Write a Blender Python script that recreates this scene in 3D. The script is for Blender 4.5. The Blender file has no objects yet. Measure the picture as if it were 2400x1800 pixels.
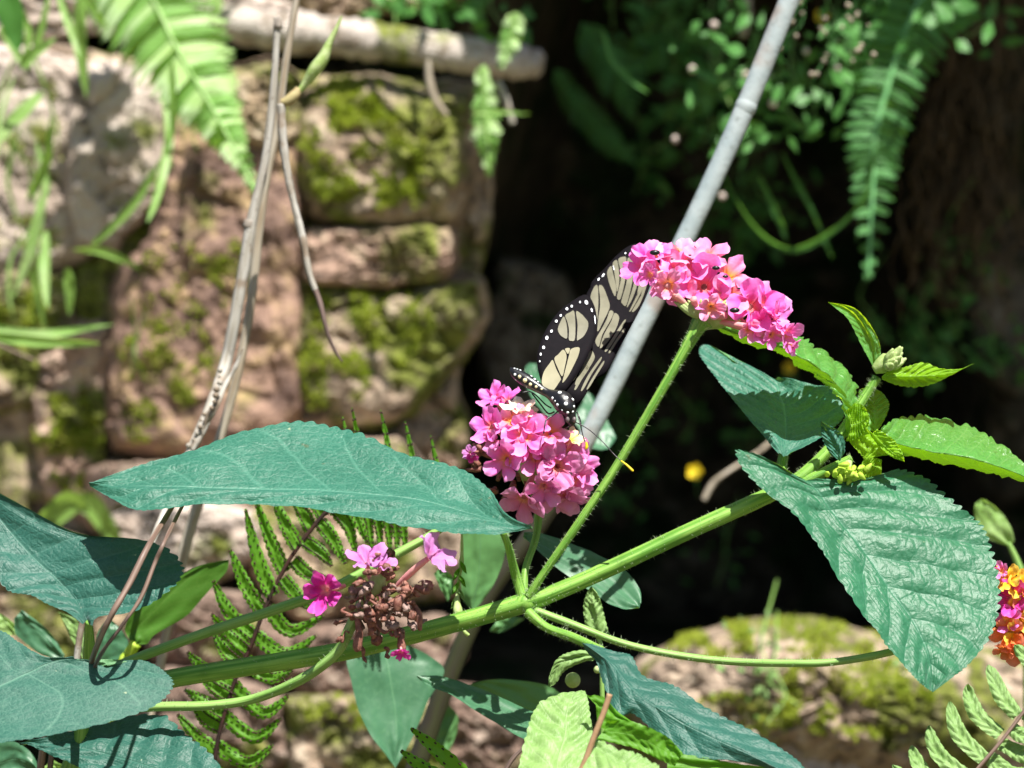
import bpy, math, random
from mathutils import Vector, Matrix, noise
from mathutils.bvhtree import BVHTree
R = math.radians
random.seed(7)
SC = bpy.context.scene
COL = SC.collection

# ------------------------------------------------------------------ camera
K = 0.4 / 2400.0                 # frame is 0.4 m wide at one metre
CAMZ = 0.45
cam = bpy.data.cameras.new('camera'); camo = bpy.data.objects.new('camera', cam); COL.objects.link(camo)
camo.location = (0, 0, CAMZ); camo.rotation_euler = (R(90), 0, 0)
cam.sensor_width = 36; cam.lens = 90; cam.clip_start = 0.02; cam.clip_end = 300
cam.dof.use_dof = True; cam.dof.focus_distance = 0.592; cam.dof.aperture_fstop = 17
SC.camera = camo
# ------------------------------------------------------------------ sky and sun
SD = Vector((0.20, -0.42, 0.86)).normalized()
w = bpy.data.worlds.new('World'); SC.world = w; w.use_nodes = True
nt = w.node_tree; sky = nt.nodes.new('ShaderNodeTexSky'); sky.sky_type = 'NISHITA'; sky.sun_disc = False
sky.sun_elevation = math.asin(SD.z); sky.sun_rotation = math.atan2(SD.x, SD.y)
nt.links.new(sky.outputs[0], nt.nodes['Background'].inputs[0]); nt.nodes['Background'].inputs[1].default_value = 0.05
sl = bpy.data.lights.new('sun', 'SUN'); sl.energy = 5.0; sl.angle = R(0.5); sl.color = (1, 0.96, 0.89)
slo = bpy.data.objects.new('sun', sl); COL.objects.link(slo); slo.location = (1, -1, 3)
slo.rotation_euler = (-SD).to_track_quat('-Z', 'Y').to_euler()
SC.view_settings.view_transform = 'Standard'; SC.view_settings.look = 'None'
SC.view_settings.exposure = 1.08; SC.view_settings.gamma = 1

# ------------------------------------------------------------------ helpers
def P(x, y, d): return Vector(((x - 1200) * K * d, d, CAMZ + (900 - y) * K * d))
def crop(ox, oy, k):
    def f(x, y): return (ox + x * k, oy + y * k)
    return f
kk = 800 / 2212.0
c1 = crop(0, 0, kk); c2 = crop(800, 0, kk); c3 = crop(1600, 0, kk); c4 = crop(0, 600, kk)
c5 = crop(800, 600, kk); c6 = crop(1600, 600, kk); c7 = crop(0, 1200, kk); c8 = crop(800, 1200, kk); c9 = crop(1600, 1200, kk)
cb = crop(1150, 550, 450 / 2133.0); cf = crop(0, 0, 2400 / 2212.0); ch = crop(1050, 850, 400 / 1659.0)

WL = {}
class MB:
    def __init__(s): s.v = []; s.f = []; s.m = []; s.uv = []
    def vert(s, p, uv=(0, 0)): s.v.append(Vector(p)); s.uv.append(uv); return len(s.v) - 1
    def face(s, idx, m=0): s.f.append(tuple(idx)); s.m.append(m)
    def build(s, name, mats, parent=None, smooth=True):
        if not isinstance(mats, (list, tuple)): mats = [mats]
        lo = Vector([min(p[i] for p in s.v) for i in range(3)]); hi = Vector([max(p[i] for p in s.v) for i in range(3)])
        c = (lo + hi) / 2
        me = bpy.data.meshes.new(name); me.from_pydata([p - c for p in s.v], [], s.f)
        for m in mats: me.materials.append(m)
        me.polygons.foreach_set('material_index', s.m); me.polygons.foreach_set('use_smooth', [smooth] * len(s.f))
        ul = me.uv_layers.new(name='UVMap')
        for l in me.loops: ul.data[l.index].uv = s.uv[l.vertex_index]
        me.update(); o = bpy.data.objects.new(name, me); COL.objects.link(o)
        if parent is not None: o.parent = parent; o.location = c - WL[parent]
        else: o.location = c
        WL[o] = c
        return o
def tag(o, label=None, cat=None, group=None, kind=None):
    if label: o['label'] = label
    if cat: o['category'] = cat
    if group: o['group'] = group
    if kind: o['kind'] = kind
    return o
def thing(name, loc, label, cat, group=None):
    o = bpy.data.objects.new(name, None); COL.objects.link(o); o.location = loc; o.empty_display_size = .01
    WL[o] = Vector(loc); return tag(o, label, cat, group)
def cat(pts, t):
    n = len(pts); t = max(0., min(n - 1.000001, t)); i = int(t); f = t - i
    p0 = pts[max(i - 1, 0)]; p1 = pts[i]; p2 = pts[min(i + 1, n - 1)]; p3 = pts[min(i + 2, n - 1)]
    return tuple(.5 * (2 * b + (c - a) * f + (2 * a - 5 * b + 4 * c - d) * f * f + (3 * b - a - 3 * c + d) * f ** 3)
                 for a, b, c, d in zip(p0, p1, p2, p3))
def world_pts(pts):     # (x,y,d,r_px) -> (X,Y,Z,r_m)
    return [tuple(P(x, y, d)) + (r * K * d,) for x, y, d, r in pts]
def tube(mb, pts, m=0, sub=6, seg=8, rib=0., knob=0., mfun=None, cap=True):
    n = (len(pts) - 1) * sub + 1; prev = None; up = Vector((.13, -1, .21)); rings = []; L = 0
    for k in range(n):
        a = cat(pts, k / sub); b = cat(pts, k / sub + .02) if k < n - 1 else a; c = cat(pts, k / sub - .02) if k > 0 else a
        p = Vector(a[:3]); t = (Vector(b[:3]) - Vector(c[:3])).normalized()
        s1 = t.cross(up).normalized(); s2 = s1.cross(t)
        if prev is not None: L += (p - prev).length
        prev = p; r = a[3] * (1 + knob * noise.noise(p * 300)); ring = []
        for j in range(seg):
            an = 2 * math.pi * j / seg; rr = r * (1 + rib * math.cos(4 * an))
            ring.append(mb.vert(p + (s1 * math.cos(an) + s2 * math.sin(an)) * rr, (L * 100, j / seg)))
        rings.append(ring)
    for k in range(n - 1):
        mm = mfun(k / (n - 1)) if mfun else m
        for j in range(seg):
            mb.face((rings[k][j], rings[k][(j + 1) % seg], rings[k + 1][(j + 1) % seg], rings[k + 1][j]), mm)
    if cap: mb.face(rings[0][::-1], m if not mfun else mfun(0)); mb.face(rings[-1], m if not mfun else mfun(1))
def hairs(mb, pts, n, ln=.0012, m=0, r=.00005, t0=0, t1=1):
    for _ in range(n):
        t = random.uniform(t0, t1) * (len(pts) - 1); a = cat(pts, t); b = cat(pts, min(t + .05, len(pts) - 1)); c = cat(pts, max(t - .05, 0))
        tg = (Vector(b[:3]) - Vector(c[:3])).normalized(); s1 = tg.orthogonal().normalized(); s2 = tg.cross(s1)
        an = random.uniform(0, 6.283); o = s1 * math.cos(an) + s2 * math.sin(an)
        p = Vector(a[:3]) + o * a[3] * .95; q = p + (o + tg * random.uniform(-.3, .5)).normalized() * ln * random.uniform(.4, 1.2)
        sd = o.cross(tg) * r
        i = [mb.vert(p - sd), mb.vert(p + sd), mb.vert(p + tg * r * 2), mb.vert(q)]
        mb.face((i[0], i[1], i[3]), m); mb.face((i[1], i[2], i[3]), m); mb.face((i[2], i[0], i[3]), m)
def ball(mb, p, r, m=0, seg=8, rg=5, sc=(1, 1, 1), ax=None):
    rows = []; M = ax.to_track_quat('Z', 'Y').to_matrix() if ax is not None else Matrix.Identity(3)
    for i in range(rg + 1):
        th = math.pi * i / rg; row = []
        for j in range(seg):
            a = 2 * math.pi * j / seg
            row.append(mb.vert(p + M @ Vector((math.sin(th) * math.cos(a) * r * sc[0], math.sin(th) * math.sin(a) * r * sc[1], math.cos(th) * r * sc[2])), (i / rg, j / seg)))
        rows.append(row)
    for i in range(rg):
        for j in range(seg): mb.face((rows[i][j], rows[i + 1][j], rows[i + 1][(j + 1) % seg], rows[i][(j + 1) % seg]), m)

# rows: list of (Lx,Ly, Mx,My, Rx,Ry) in photo pixels; plane = (depth at x0,y0, gx, gy)
def leaf(mb, rows, cr, d0, gx=0, gy=0, fold=.0, teeth=0, amp=.05, quilt=0., nv=10, sub=None, bulge=0., wav=.0006, m=0, lat=9, nu=0, drow=None):
    sg_ = 1; R3 = []; x0, y0 = cr(*rows[0][2:4])
    for ri, r in enumerate(rows):
        o = []
        for q in (0, 2, 4):
            x, y = cr(r[q], r[q + 1]); d = d0 + gx * (x - x0) + gy * (y - y0) + (fold if q == 2 else 0)
            if drow: d += drow[ri][q // 2]
            o += list(P(x, y, d))
        R3.append(tuple(o))
    zs = 0
    for i in range(len(R3) - 1):
        A, B_ = R3[i], R3[i + 1]; zs += (Vector(A[6:]) - Vector(A[:3]) + Vector(B_[6:]) - Vector(B_[:3])).cross(Vector(B_[3:6]) - Vector(A[3:6])).z
    sg_ = -1 if zs < 0 else 1
    n = nu or (max(24, teeth * 4)); sd = random.uniform(0, 90); idx = []
    for i in range(n + 1):
        u = i / n; a = cat(R3, u * (len(R3) - 1)); b = cat(R3, min(u + .01, 1) * (len(R3) - 1)); c = cat(R3, max(u - .01, 0) * (len(R3) - 1))
        Lp, Mp, Rp = Vector(a[:3]), Vector(a[3:6]), Vector(a[6:]); tg = Vector(b[3:6]) - Vector(c[3:6])
        if tg.length < 1e-9: tg = Vector((0, 0, 1e-4))
        nn = (Rp - Lp).cross(tg)
        nn = nn.normalized() if nn.length > 1e-12 else Vector((0, -1, 0))
        nn = nn * sg_; row = []
        for j in range(-nv, nv + 1):
            v = j / nv; E = Lp if v < 0 else Rp; av = abs(v); wd = (E - Mp).length
            s = 0
            if teeth:
                ph = (u * teeth + .9 * noise.noise(Vector((u * 7, sd, 1 if v < 0 else 2)))) % 1.0; s = amp * (abs(math.sin(math.pi * ph)) - .7)
            p = Mp + (E - Mp) * (av * (1 + s * av ** 4 * (1 + 1.1 * noise.noise(Vector((u * 24, sd, 3 if v < 0 else 7)))) + .02 * av ** 3 * noise.noise(Vector((u * 8, sd, 5 if v < 0 else 9)))))
            dz = bulge * wd * math.sin(math.pi * av) + wav * noise.noise(Vector((u * 3.2 + sd, v * 1.7, 1))) * 2 + wav * .4 * noise.noise(Vector((u * 11 + sd, v * 5, 4)))
            if quilt:
                wv = u * lat - av * 1.6 + .28 * noise.noise(Vector((u * 4, v * 2, sd))); dz += quilt * (abs(math.sin(math.pi * wv)) ** .6 - .5) * min(1, av * 5) * math.sin(math.pi * min(u * 1.03 + .02, 1)) ** .5
                cr2 = noise.voronoi(p * 330)[0][0]; dz += quilt * .8 * (.45 - cr2) * min(1, av * 4) + quilt * .5 * noise.noise(p * 130)
            row.append(mb.vert(p + nn * dz, (u, v * .5 + .5)))
        idx.append(row)
    for i in range(n):
        for j in range(2 * nv): mb.face((idx[i][j], idx[i][j + 1], idx[i + 1][j + 1], idx[i + 1][j])[::sg_], m)

# ------------------------------------------------------------------ materials
class N:
    def __init__(s, name):
        s.m = bpy.data.materials.new(name); s.m.use_nodes = True; s.t = s.m.node_tree; s.n = s.t.nodes; s.n.clear()
        s.out = s.n.new('ShaderNodeOutputMaterial')
    def add(s, typ, **kw):
        n = s.n.new('ShaderNode' + typ)
        for k, v in kw.items():
            if k.startswith('_'): n.inputs[int(k[1:])].default_value = v
            else: setattr(n, k, v)
        return n
    def lk(s, a, b): s.t.links.new(a, b)
    def setin(s, sock, v):
        if hasattr(v, 'links') or hasattr(v, 'is_linked'): s.lk(v, sock)
        else: sock.default_value = v
    def math(s, op, a, b=0., c=None, clamp=False):
        n = s.add('Math', operation=op, use_clamp=clamp); s.setin(n.inputs[0], a); s.setin(n.inputs[1], b)
        if c is not None: s.setin(n.inputs[2], c)
        return n.outputs[0]
    def mix(s, f, a, b):
        n = s.add('Mix', data_type='RGBA'); s.setin(n.inputs[0], f); s.setin(n.inputs[6], a); s.setin(n.inputs[7], b); return n.outputs[2]
    def noise(s, scale, detail=3, vec=None, rough=.55, dist=0.):
        n = s.add('TexNoise'); n.inputs['Scale'].default_value = scale; n.inputs['Detail'].default_value = detail
        n.inputs['Roughness'].default_value = rough; n.inputs['Distortion'].default_value = dist
        if vec is not None: s.lk(vec, n.inputs['Vector'])
        return n.outputs[0]
    def ramp(s, f, stops):
        n = s.add('ValToRGB'); s.lk(f, n.inputs[0]); e = n.color_ramp.elements
        while len(e) < len(stops): e.new(.5)
        for q, (p, c) in zip(e, stops): q.position = p; q.color = c if len(c) == 4 else tuple(c) + (1,)
        return n.outputs[0]
    def rng(s, v, a, b, c=0., d=1.):
        n = s.add('MapRange', interpolation_type='SMOOTHSTEP'); s.lk(v, n.inputs[0])
        for i, q in enumerate((a, b, c, d)): n.inputs[i + 1].default_value = q
        return n.outputs[0]
    def obj(s): return s.add('TexCoord').outputs['Object']
    def bump(s, h, st, dist=.001):
        n = s.add('Bump'); n.inputs['Strength'].default_value = st; n.inputs['Distance'].default_value = dist; s.lk(h, n.inputs['Height']); return n.outputs[0]
    def princ(s, col, rough=.5, spec=.5, bump=None, trans=0., tcol=None, sheen=0., shcol=(1, 1, 1, 1), coat=0.):
        p = s.add('BsdfPrincipled'); s.setin(p.inputs['Base Color'], col); s.setin(p.inputs['Roughness'], rough)
        p.inputs['Specular IOR Level'].default_value = spec; p.inputs['Sheen Weight'].default_value = sheen; p.inputs['Sheen Tint'].default_value = shcol
        p.inputs['Coat Weight'].default_value = coat
        if bump is not None: s.lk(bump, p.inputs['Normal'])
        o = p.outputs[0]
        if trans:
            t = s.add('BsdfTranslucent'); s.setin(t.inputs[0], tcol if tcol is not None else col)
            if bump is not None: s.lk(bump, t.inputs['Normal'])
            mx = s.add('MixShader'); mx.inputs[0].default_value = trans; s.lk(o, mx.inputs[1]); s.lk(t.outputs[0], mx.inputs[2]); o = mx.outputs[0]
        s.lk(o, s.out.inputs[0]); return s.m
def c4c(c): return tuple(c) + (1,) if len(c) == 3 else c
def leaf_mat(name, col, col2, under, tcol, vein, rough=.45, spec=.4, lat=9, quilt=.8, trans=.32, sheen=.15, hair=True, veinw=.035, latw=.06, fine=2200, stops=None):
    s = N(name); uv = s.add('UVMap'); sp = s.add('SeparateXYZ'); s.lk(uv.outputs[0], sp.inputs[0]); u, v = sp.outputs[0], sp.outputs[1]
    av = s.math('ABSOLUTE', s.math('SUBTRACT', s.math('MULTIPLY', v, 2.), 1.)); ob = s.obj()
    wob = s.math('MULTIPLY', s.math('SUBTRACT', s.noise(60, 2, ob), .5), .5)
    wv = s.math('ADD', s.math('SUBTRACT', s.math('MULTIPLY', u, float(lat)), s.math('MULTIPLY', av, 1.6)), wob)
    f = s.math('ABSOLUTE', s.math('SUBTRACT', s.math('FRACT', s.math('ADD', wv, 100.5)), .5))     # 0 at vein
    latm = s.math('MULTIPLY', s.rng(f, .0, latw, 1, 0), s.rng(av, .85, 1., 1, 0)); mid = s.rng(av, .0, veinw, 1, 0)
    vm = s.math('MAXIMUM', s.math('MULTIPLY', latm, .6), mid)
    cw = s.math('ADD', s.math('ADD', s.math('MULTIPLY', av, 11.), s.math('MULTIPLY', wv, .5)), s.math('MULTIPLY', s.noise(110, 2, ob), 2.2))
    cwf = s.math('ABSOLUTE', s.math('SUBTRACT', s.math('FRACT', s.math('ADD', cw, 100.)), .5)); cm = s.rng(cwf, 0, .1, 1, 0)
    vor = s.add('TexVoronoi', feature='DISTANCE_TO_EDGE'); vor.inputs['Scale'].default_value = fine * .24; wn = s.add('TexNoise'); wn.inputs['Scale'].default_value = 300; s.lk(ob, wn.inputs['Vector']); wm = s.add('MixRGB'); wm.blend_type = 'ADD'; wm.inputs[0].default_value = .003; s.lk(ob, wm.inputs[1]); s.lk(wn.outputs[1], wm.inputs[2]); s.lk(wm.outputs[0], vor.inputs['Vector'])
    net = s.rng(vor.outputs[0], 0, .12, 1, 0)
    n1 = s.noise(45, 4, ob); n2 = s.noise(fine, 2, ob)
    base = s.mix(s.rng(n1, .35, .68), c4c(col), c4c(col2)); base = s.mix(s.math('MULTIPLY', s.rng(n2, .45, .75), .35), base, c4c(vein))
    base = s.mix(s.math('MULTIPLY', net, .22 if hair else .05), base, c4c(vein)); base = s.mix(s.math('MULTIPLY', cm, .14 if hair else .03), base, c4c(vein)); base = s.mix(s.math('MULTIPLY', vm, .75), base, c4c(vein))
    sp1 = s.noise(420, 2, ob); base = s.mix(s.math('MULTIPLY', s.rng(sp1, .74, .8), .7), base, (.35, .4, .25, 1))
    spb = s.noise(160, 3, ob); base = s.mix(s.math('MULTIPLY', s.rng(spb, .70, .78), .7), base, (.09, .07, .02, 1))
    geo = s.add('NewGeometry'); base2 = s.mix(geo.outputs['Backfacing'], base, s.mix(s.math('MULTIPLY', vm, .5), c4c(under), c4c(vein)))
    tc = s.mix(s.math('MULTIPLY', vm, .6), s.mix(n1, c4c(tcol), tuple(q * .65 for q in tcol) + (1,)), tuple(q * .7 for q in tcol) + (1,))
    h = s.math('ADD', s.math('MULTIPLY', s.math('POWER', s.math('MULTIPLY', f, 2.), .5), quilt), s.math('ADD', s.math('MULTIPLY', s.rng(vor.outputs[0], 0, .3), quilt * .28), s.math('MULTIPLY', s.rng(cwf, 0, .25), quilt * .14)))
    h = s.math('SUBTRACT', s.math('ADD', h, s.math('MULTIPLY', n2, .35)), s.math('MULTIPLY', mid, .5))
    return s.princ(base2, rough, spec, s.bump(h, .5, .0006 if quilt > .3 else .0002), trans, tc, sheen, (.75, .9, 1, 1))
def simple(name, a, b, scale=200, rough=.6, spec=.3, bs=.3, bd=.0005, trans=0., tcol=None, c=None, det=4, stretch=None, sheen=0., coat=0.):
    s = N(name); ob = s.obj()
    if stretch:
        mp = s.add('Mapping'); mp.inputs['Scale'].default_value = stretch; s.lk(ob, mp.inputs[0]); ob = mp.outputs[0]
    n1 = s.noise(scale, det, ob); col = s.mix(s.rng(n1, .35, .65), c4c(a), c4c(b))
    if c: col = s.mix(s.rng(s.noise(scale * .37, 3, ob), .55, .7), col, c4c(c))
    return s.princ(col, rough, spec, s.bump(s.noise(scale * 2.5, 4, ob), bs, bd), trans, c4c(tcol) if tcol else None, sheen, coat=coat)
def stemuv(name, a, b, rough=.45, trans=0., tcol=None, streak=10., spec=.4):
    s = N(name); uv = s.add('UVMap'); mp = s.add('Mapping'); mp.inputs['Scale'].default_value = (.35, streak, 1); s.lk(uv.outputs[0], mp.inputs[0])
    n1 = s.noise(1.2, 3, mp.outputs[0]); n2 = s.noise(150, 3, s.obj()); col = s.mix(s.rng(n1, .35, .65), c4c(a), c4c(b))
    col = s.mix(s.math('MULTIPLY', s.rng(n2, .5, .8), .4), col, tuple(q * .55 for q in a[:3]) + (1,))
    return s.princ(col, rough, spec, s.bump(n1, .35, .0006), trans, c4c(tcol) if tcol else None)
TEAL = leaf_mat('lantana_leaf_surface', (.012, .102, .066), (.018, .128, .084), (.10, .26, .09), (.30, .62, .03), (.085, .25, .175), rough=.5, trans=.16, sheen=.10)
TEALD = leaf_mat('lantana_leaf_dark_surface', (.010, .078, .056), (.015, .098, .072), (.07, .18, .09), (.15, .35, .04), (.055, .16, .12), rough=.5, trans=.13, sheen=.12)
FRESH = leaf_mat('lantana_fresh_leaf_surface', (.075, .28, .05), (.11, .36, .08), (.26, .52, .015), (.65, .95, .02), (.26, .5, .16), rough=.33, trans=.5, sheen=.05, lat=11, quilt=1.2, fine=1800)
SMOOTH = leaf_mat('glossy_leaf_surface', (.04, .135, .065), (.055, .17, .085), (.10, .25, .08), (.16, .42, .03), (.10, .24, .12), rough=.42, spec=.5, quilt=.05, trans=.2, sheen=.1, hair=False, latw=.02, fine=900)
PALEF = leaf_mat('fern_pale_leaflet_surface', (.17, .31, .08), (.21, .36, .10), (.17, .34, .06), (.4, .65, .08), (.33, .47, .20), rough=.5, trans=.2, quilt=.6, lat=7, fine=1100, sheen=.1)
FERN = leaf_mat('fern_leaflet_surface', (.10, .30, .015), (.14, .38, .02), (.085, .25, .012), (.25, .60, .012), (.18, .42, .04), rough=.5, trans=.5, quilt=.2, lat=14, fine=1500, sheen=.05)
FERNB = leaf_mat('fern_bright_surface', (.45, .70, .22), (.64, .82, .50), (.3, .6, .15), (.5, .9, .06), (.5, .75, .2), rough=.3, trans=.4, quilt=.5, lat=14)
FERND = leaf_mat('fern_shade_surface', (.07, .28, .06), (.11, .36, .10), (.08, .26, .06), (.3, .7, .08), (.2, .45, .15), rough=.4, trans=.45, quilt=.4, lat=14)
GRASS = leaf_mat('grass_blade_surface', (.22, .42, .08), (.36, .52, .18), (.26, .46, .1), (.5, .8, .12), (.4, .6, .25), trans=.45, quilt=.1)
LEAFY = leaf_mat('small_leaf_surface', (.05, .2, .035), (.09, .30, .06), (.06, .2, .03), (.25, .6, .04), (.15, .32, .08), trans=.4, quilt=.3)
STEM = stemuv('stem_green', (.10, .27, .03), (.28, .50, .09), trans=.15, tcol=(.3, .6, .05))
STEMP = stemuv('stem_pale', (.18, .36, .07), (.30, .48, .14), trans=.1, tcol=(.3, .6, .05))
HAIR = simple('hair_pale', (.4, .5, .3), (.5, .6, .4), trans=.4, tcol=(.6, .7, .4))
s = N('cane_pale_bark'); ob = s.obj(); n1 = s.noise(90, 4, ob); n2 = s.noise(520, 3, ob); n3 = s.noise(35, 3, ob)
col = s.mix(s.rng(n1, .35, .65), (.30, .36, .37, 1), (.39, .44, .44, 1)); col = s.mix(s.math('MULTIPLY', s.rng(n2, .58, .7), .6), col, (.22, .25, .24, 1)); col = s.mix(s.math('MULTIPLY', s.rng(n3, .54, .62), .75), col, (.33, .26, .22, 1))
CANE = s.princ(col, .55, .3, s.bump(s.noise(300, 4, ob), .5, .0005))
CANEL = stemuv('cane_lower_bark', (.035, .04, .015), (.03, .025, .018), streak=3., rough=.5)
SCAR = simple('bark_scar', (.25, .2, .16), (.3, .26, .22))
DRY = stemuv('dry_stem_tan', (.28, .22, .15), (.40, .36, .29), streak=5.)
s = N('dry_stem_grey'); uv = s.add('UVMap'); mp = s.add('Mapping'); mp.inputs['Scale'].default_value = (.5, 7., 1); s.lk(uv.outputs[0], mp.inputs[0]); ob = s.obj()
n1 = s.noise(1.5, 5, mp.outputs[0]); n2 = s.noise(70, 4, ob); n3 = s.noise(600, 3, ob); col = s.mix(s.rng(n1, .35, .65), (.44, .42, .38, 1), (.30, .27, .22, 1)); col = s.mix(s.math('MULTIPLY', s.rng(n2, .52, .62), .75), col, (.20, .14, .09, 1)); col = s.mix(s.math('MULTIPLY', s.rng(n3, .6, .7), .5), col, (.12, .09, .07, 1))
DRYG = s.princ(col, .65, .25, s.bump(n1, .6, .0006))
DRYD = stemuv('dry_stem_dark', (.09, .06, .05), (.2, .14, .12), streak=5.)
DRYP = stemuv('dry_stem_mauve', (.13, .08, .06), (.27, .19, .15), streak=5.)
BROWN = simple('dried_flower_brown', (.16, .06, .045), (.30, .14, .10), 900, c=(.08, .04, .03))
BROWN2 = simple('dried_flower_grey', (.30, .20, .17), (.16, .10, .08), 900, c=(.4, .28, .25))
BLACK = simple('insect_black', (.006, .006, .008), (.012, .011, .012), rough=.35, spec=.5)
WHITE = simple('insect_white_spot', (.75, .80, .82), (.85, .88, .88), rough=.5)
CREAM = simple('insect_cream_spot', (.7, .62, .35), (.75, .7, .42), rough=.5)
YEL = simple('insect_yellow_tip', (.8, .55, .01), (.85, .62, .03), rough=.5)
s = N('wing_black'); n_ = s.noise(900, 2, s.obj()); WBLK = s.princ(s.mix(n_, (.003, .0027, .004, 1), (.008, .006, .008, 1)), .75, .08)
s = N('wing_window'); n_ = s.noise(260, 3, s.obj()); WOLV = s.princ(s.mix(s.rng(n_, .3, .7), (.155, .148, .095, 1), (.22, .21, .14, 1)), .5, .25, trans=.25, tcol=(.35, .32, .16, 1))
s = N('wing_window_pale'); n_ = s.noise(260, 3, s.obj()); WOLP = s.princ(s.mix(s.rng(n_, .3, .7), (.28, .255, .145, 1), (.36, .33, .20, 1)), .5, .25, trans=.3, tcol=(.5, .45, .2, 1))
def petal_mat(name, throat, inner, outer, edge):
    s = N(name); uv = s.add('UVMap'); sp = s.add('SeparateXYZ'); s.lk(uv.outputs[0], sp.inputs[0]); n1 = s.noise(500, 3, s.obj())
    r = s.math('ADD', sp.outputs[0], s.math('MULTIPLY', s.math('SUBTRACT', n1, .5), .25))
    col = s.ramp(r, [(.06, throat), (.2, inner), (.42, outer), (1., edge)])
    return s.princ(col, .5, .25, s.bump(s.noise(700, 3, s.obj()), .4, .0004), .3, col, .1)
PK = (.94, .17, .60); PKL = (.96, .38, .77)
PET = {'pink': petal_mat('petal_pink', (.92, .42, .12), (.92, .22, .34), PK, PKL), 'peach': petal_mat('petal_peach', (.95, .42, .08), (.95, .38, .22), (.94, .30, .48), (.95, .42, .72)),
       'hot': petal_mat('petal_hot_pink', (.90, .2, .22), (.92, .13, .45), (.94, .15, .60), (.95, .28, .74)),
       'orange': petal_mat('petal_orange_throat', (.95, .33, .02), (.9, .3, .15), (.90, .25, .42), PKL),
       'cream': petal_mat('petal_cream', (.95, .75, .15), (.95, .82, .45), (.95, .78, .62), (.95, .80, .75)),
       'yellow': petal_mat('petal_yellow', (.95, .6, .05), (.95, .78, .2), (.95, .82, .35), (.93, .6, .5)),
       'mag': petal_mat('petal_magenta', (.9, .35, .4), (.75, .04, .35), (.68, .03, .38), (.8, .12, .5)),
       'lilac': petal_mat('petal_lilac', (.6, .2, .4), (.60, .18, .48), (.58, .20, .54), (.66, .30, .62)),
       'dusk': petal_mat('petal_pink_shade', (.8, .3, .2), (.75, .18, .35), (.72, .20, .46), (.78, .32, .58)),  # darker copy of the pink, paints shade on the head's lower florets
       'gold': petal_mat('petal_golden', (.9, .35, .02), (.95, .5, .02), (.92, .58, .03), (.95, .62, .1)),
       'fire': petal_mat('petal_fire_orange', (.9, .5, .05), (.9, .3, .05), (.88, .22, .06), (.9, .3, .2))}
TUBEM = simple('floret_tube_pink', (.80, .35, .38), (.85, .45, .42), 300, trans=.3, tcol=(.85, .4, .4))
TUBEO = simple('floret_tube_orange', (.85, .38, .25), (.88, .50, .40), 300, trans=.3, tcol=(.85, .4, .2))
BUDG = simple('bud_green', (.35, .48, .15), (.50, .60, .28), 500, trans=.25, tcol=(.6, .75, .2))
BUDY = simple('bud_yellow_green', (.40, .58, .04), (.52, .7, .1), 700, trans=.3, tcol=(.6, .8, .1))

def rock_mat(name, a, b, cc, moss, mossamt=.5, dark=(.05, .04, .03), sc=22):
    s = N(name); ob = s.obj(); n1 = s.noise(sc, 5, ob, .6, .6); n2 = s.noise(sc * 4.5, 6, ob, .65); n3 = s.noise(sc * .8, 4, ob, .6, 1.)
    n3o = s.add('TexNoise'); n3o.inputs['Scale'].default_value = sc * 1.3; n3o.inputs['Detail'].default_value = 5
    mp = s.add('Mapping'); mp.inputs['Location'].default_value = (3, 5, 7); s.lk(ob, mp.inputs[0]); s.lk(mp.outputs[0], n3o.inputs['Vector'])
    col = s.mix(s.rng(n1, .4, .6), c4c(a), c4c(b)); col = s.mix(s.rng(n2, .5, .68), col, c4c(cc)); col = s.mix(s.math('MULTIPLY', s.rng(n2, .48, .36), .8), col, c4c(dark))
    mk = s.rng(n3o.outputs[0], .62 - mossamt * .25, .70 - mossamt * .22)
    mk = s.math('MULTIPLY', mk, s.rng(n2, .3, .5))
    mc = s.mix(s.rng(s.noise(sc * 10, 4, ob), .35, .65), c4c(moss), tuple(q * .4 for q in moss) + (1,))
    col = s.mix(mk, col, mc); h = s.math('ADD', s.math('MULTIPLY', n2, 1.), s.math('MULTIPLY', s.noise(sc * 14, 5, ob), .45))
    return s.princ(col, .75, .25, s.bump(h, .8, .006))
MOSSC = (.20, .23, .04)
RK_PALE = rock_mat('rock_pale', (.44, .35, .29), (.54, .45, .39), (.66, .57, .50), MOSSC, .1)
RK_PINK = rock_mat('rock_pink_brown', (.38, .25, .19), (.44, .31, .25), (.60, .47, .34), MOSSC, .3)
RK_MAUVE = rock_mat('rock_mauve', (.34, .225, .17), (.28, .175, .13), (.55, .40, .26), MOSSC, .3)
RK_MOSS = rock_mat('rock_mossy', (.34, .25, .18), (.42, .32, .24), (.58, .48, .36), MOSSC, .6)
RK_TAN = rock_mat('rock_tan', (.36, .27, .17), (.42, .30, .22), (.55, .46, .34), MOSSC, .35)
RK_SLAB = rock_mat('rock_red_brown', (.30, .19, .14), (.22, .14, .11), (.50, .36, .18), MOSSC, .15, (.10, .06, .05), sc=15)
RK_BROWN = rock_mat('rock_brown', (.20, .13, .10), (.26, .18, .14), (.38, .30, .24), MOSSC, .2)
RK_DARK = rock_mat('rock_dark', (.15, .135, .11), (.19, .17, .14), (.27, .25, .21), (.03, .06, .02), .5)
SOIL = rock_mat('soil_shaded', (.05, .043, .028), (.08, .066, .042), (.16, .14, .10), (.02, .045, .012), .5, (.006, .005, .004), sc=14)  # soil colour lowered so the shade of the hollow is painted in
LOGM = rock_mat('log_bark', (.46, .40, .35), (.55, .48, .43), (.62, .56, .50), MOSSC, .2, (.2, .15, .1))
MOSS = simple('moss_green', (.25, .33, .03), (.40, .46, .06), 150, rough=.8, trans=.3, tcol=(.45, .55, .04), c=(.17, .14, .05))
EARTH = rock_mat('ground_earth', (.12, .085, .05), (.09, .07, .04), (.16, .12, .08), MOSSC, .4)

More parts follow.
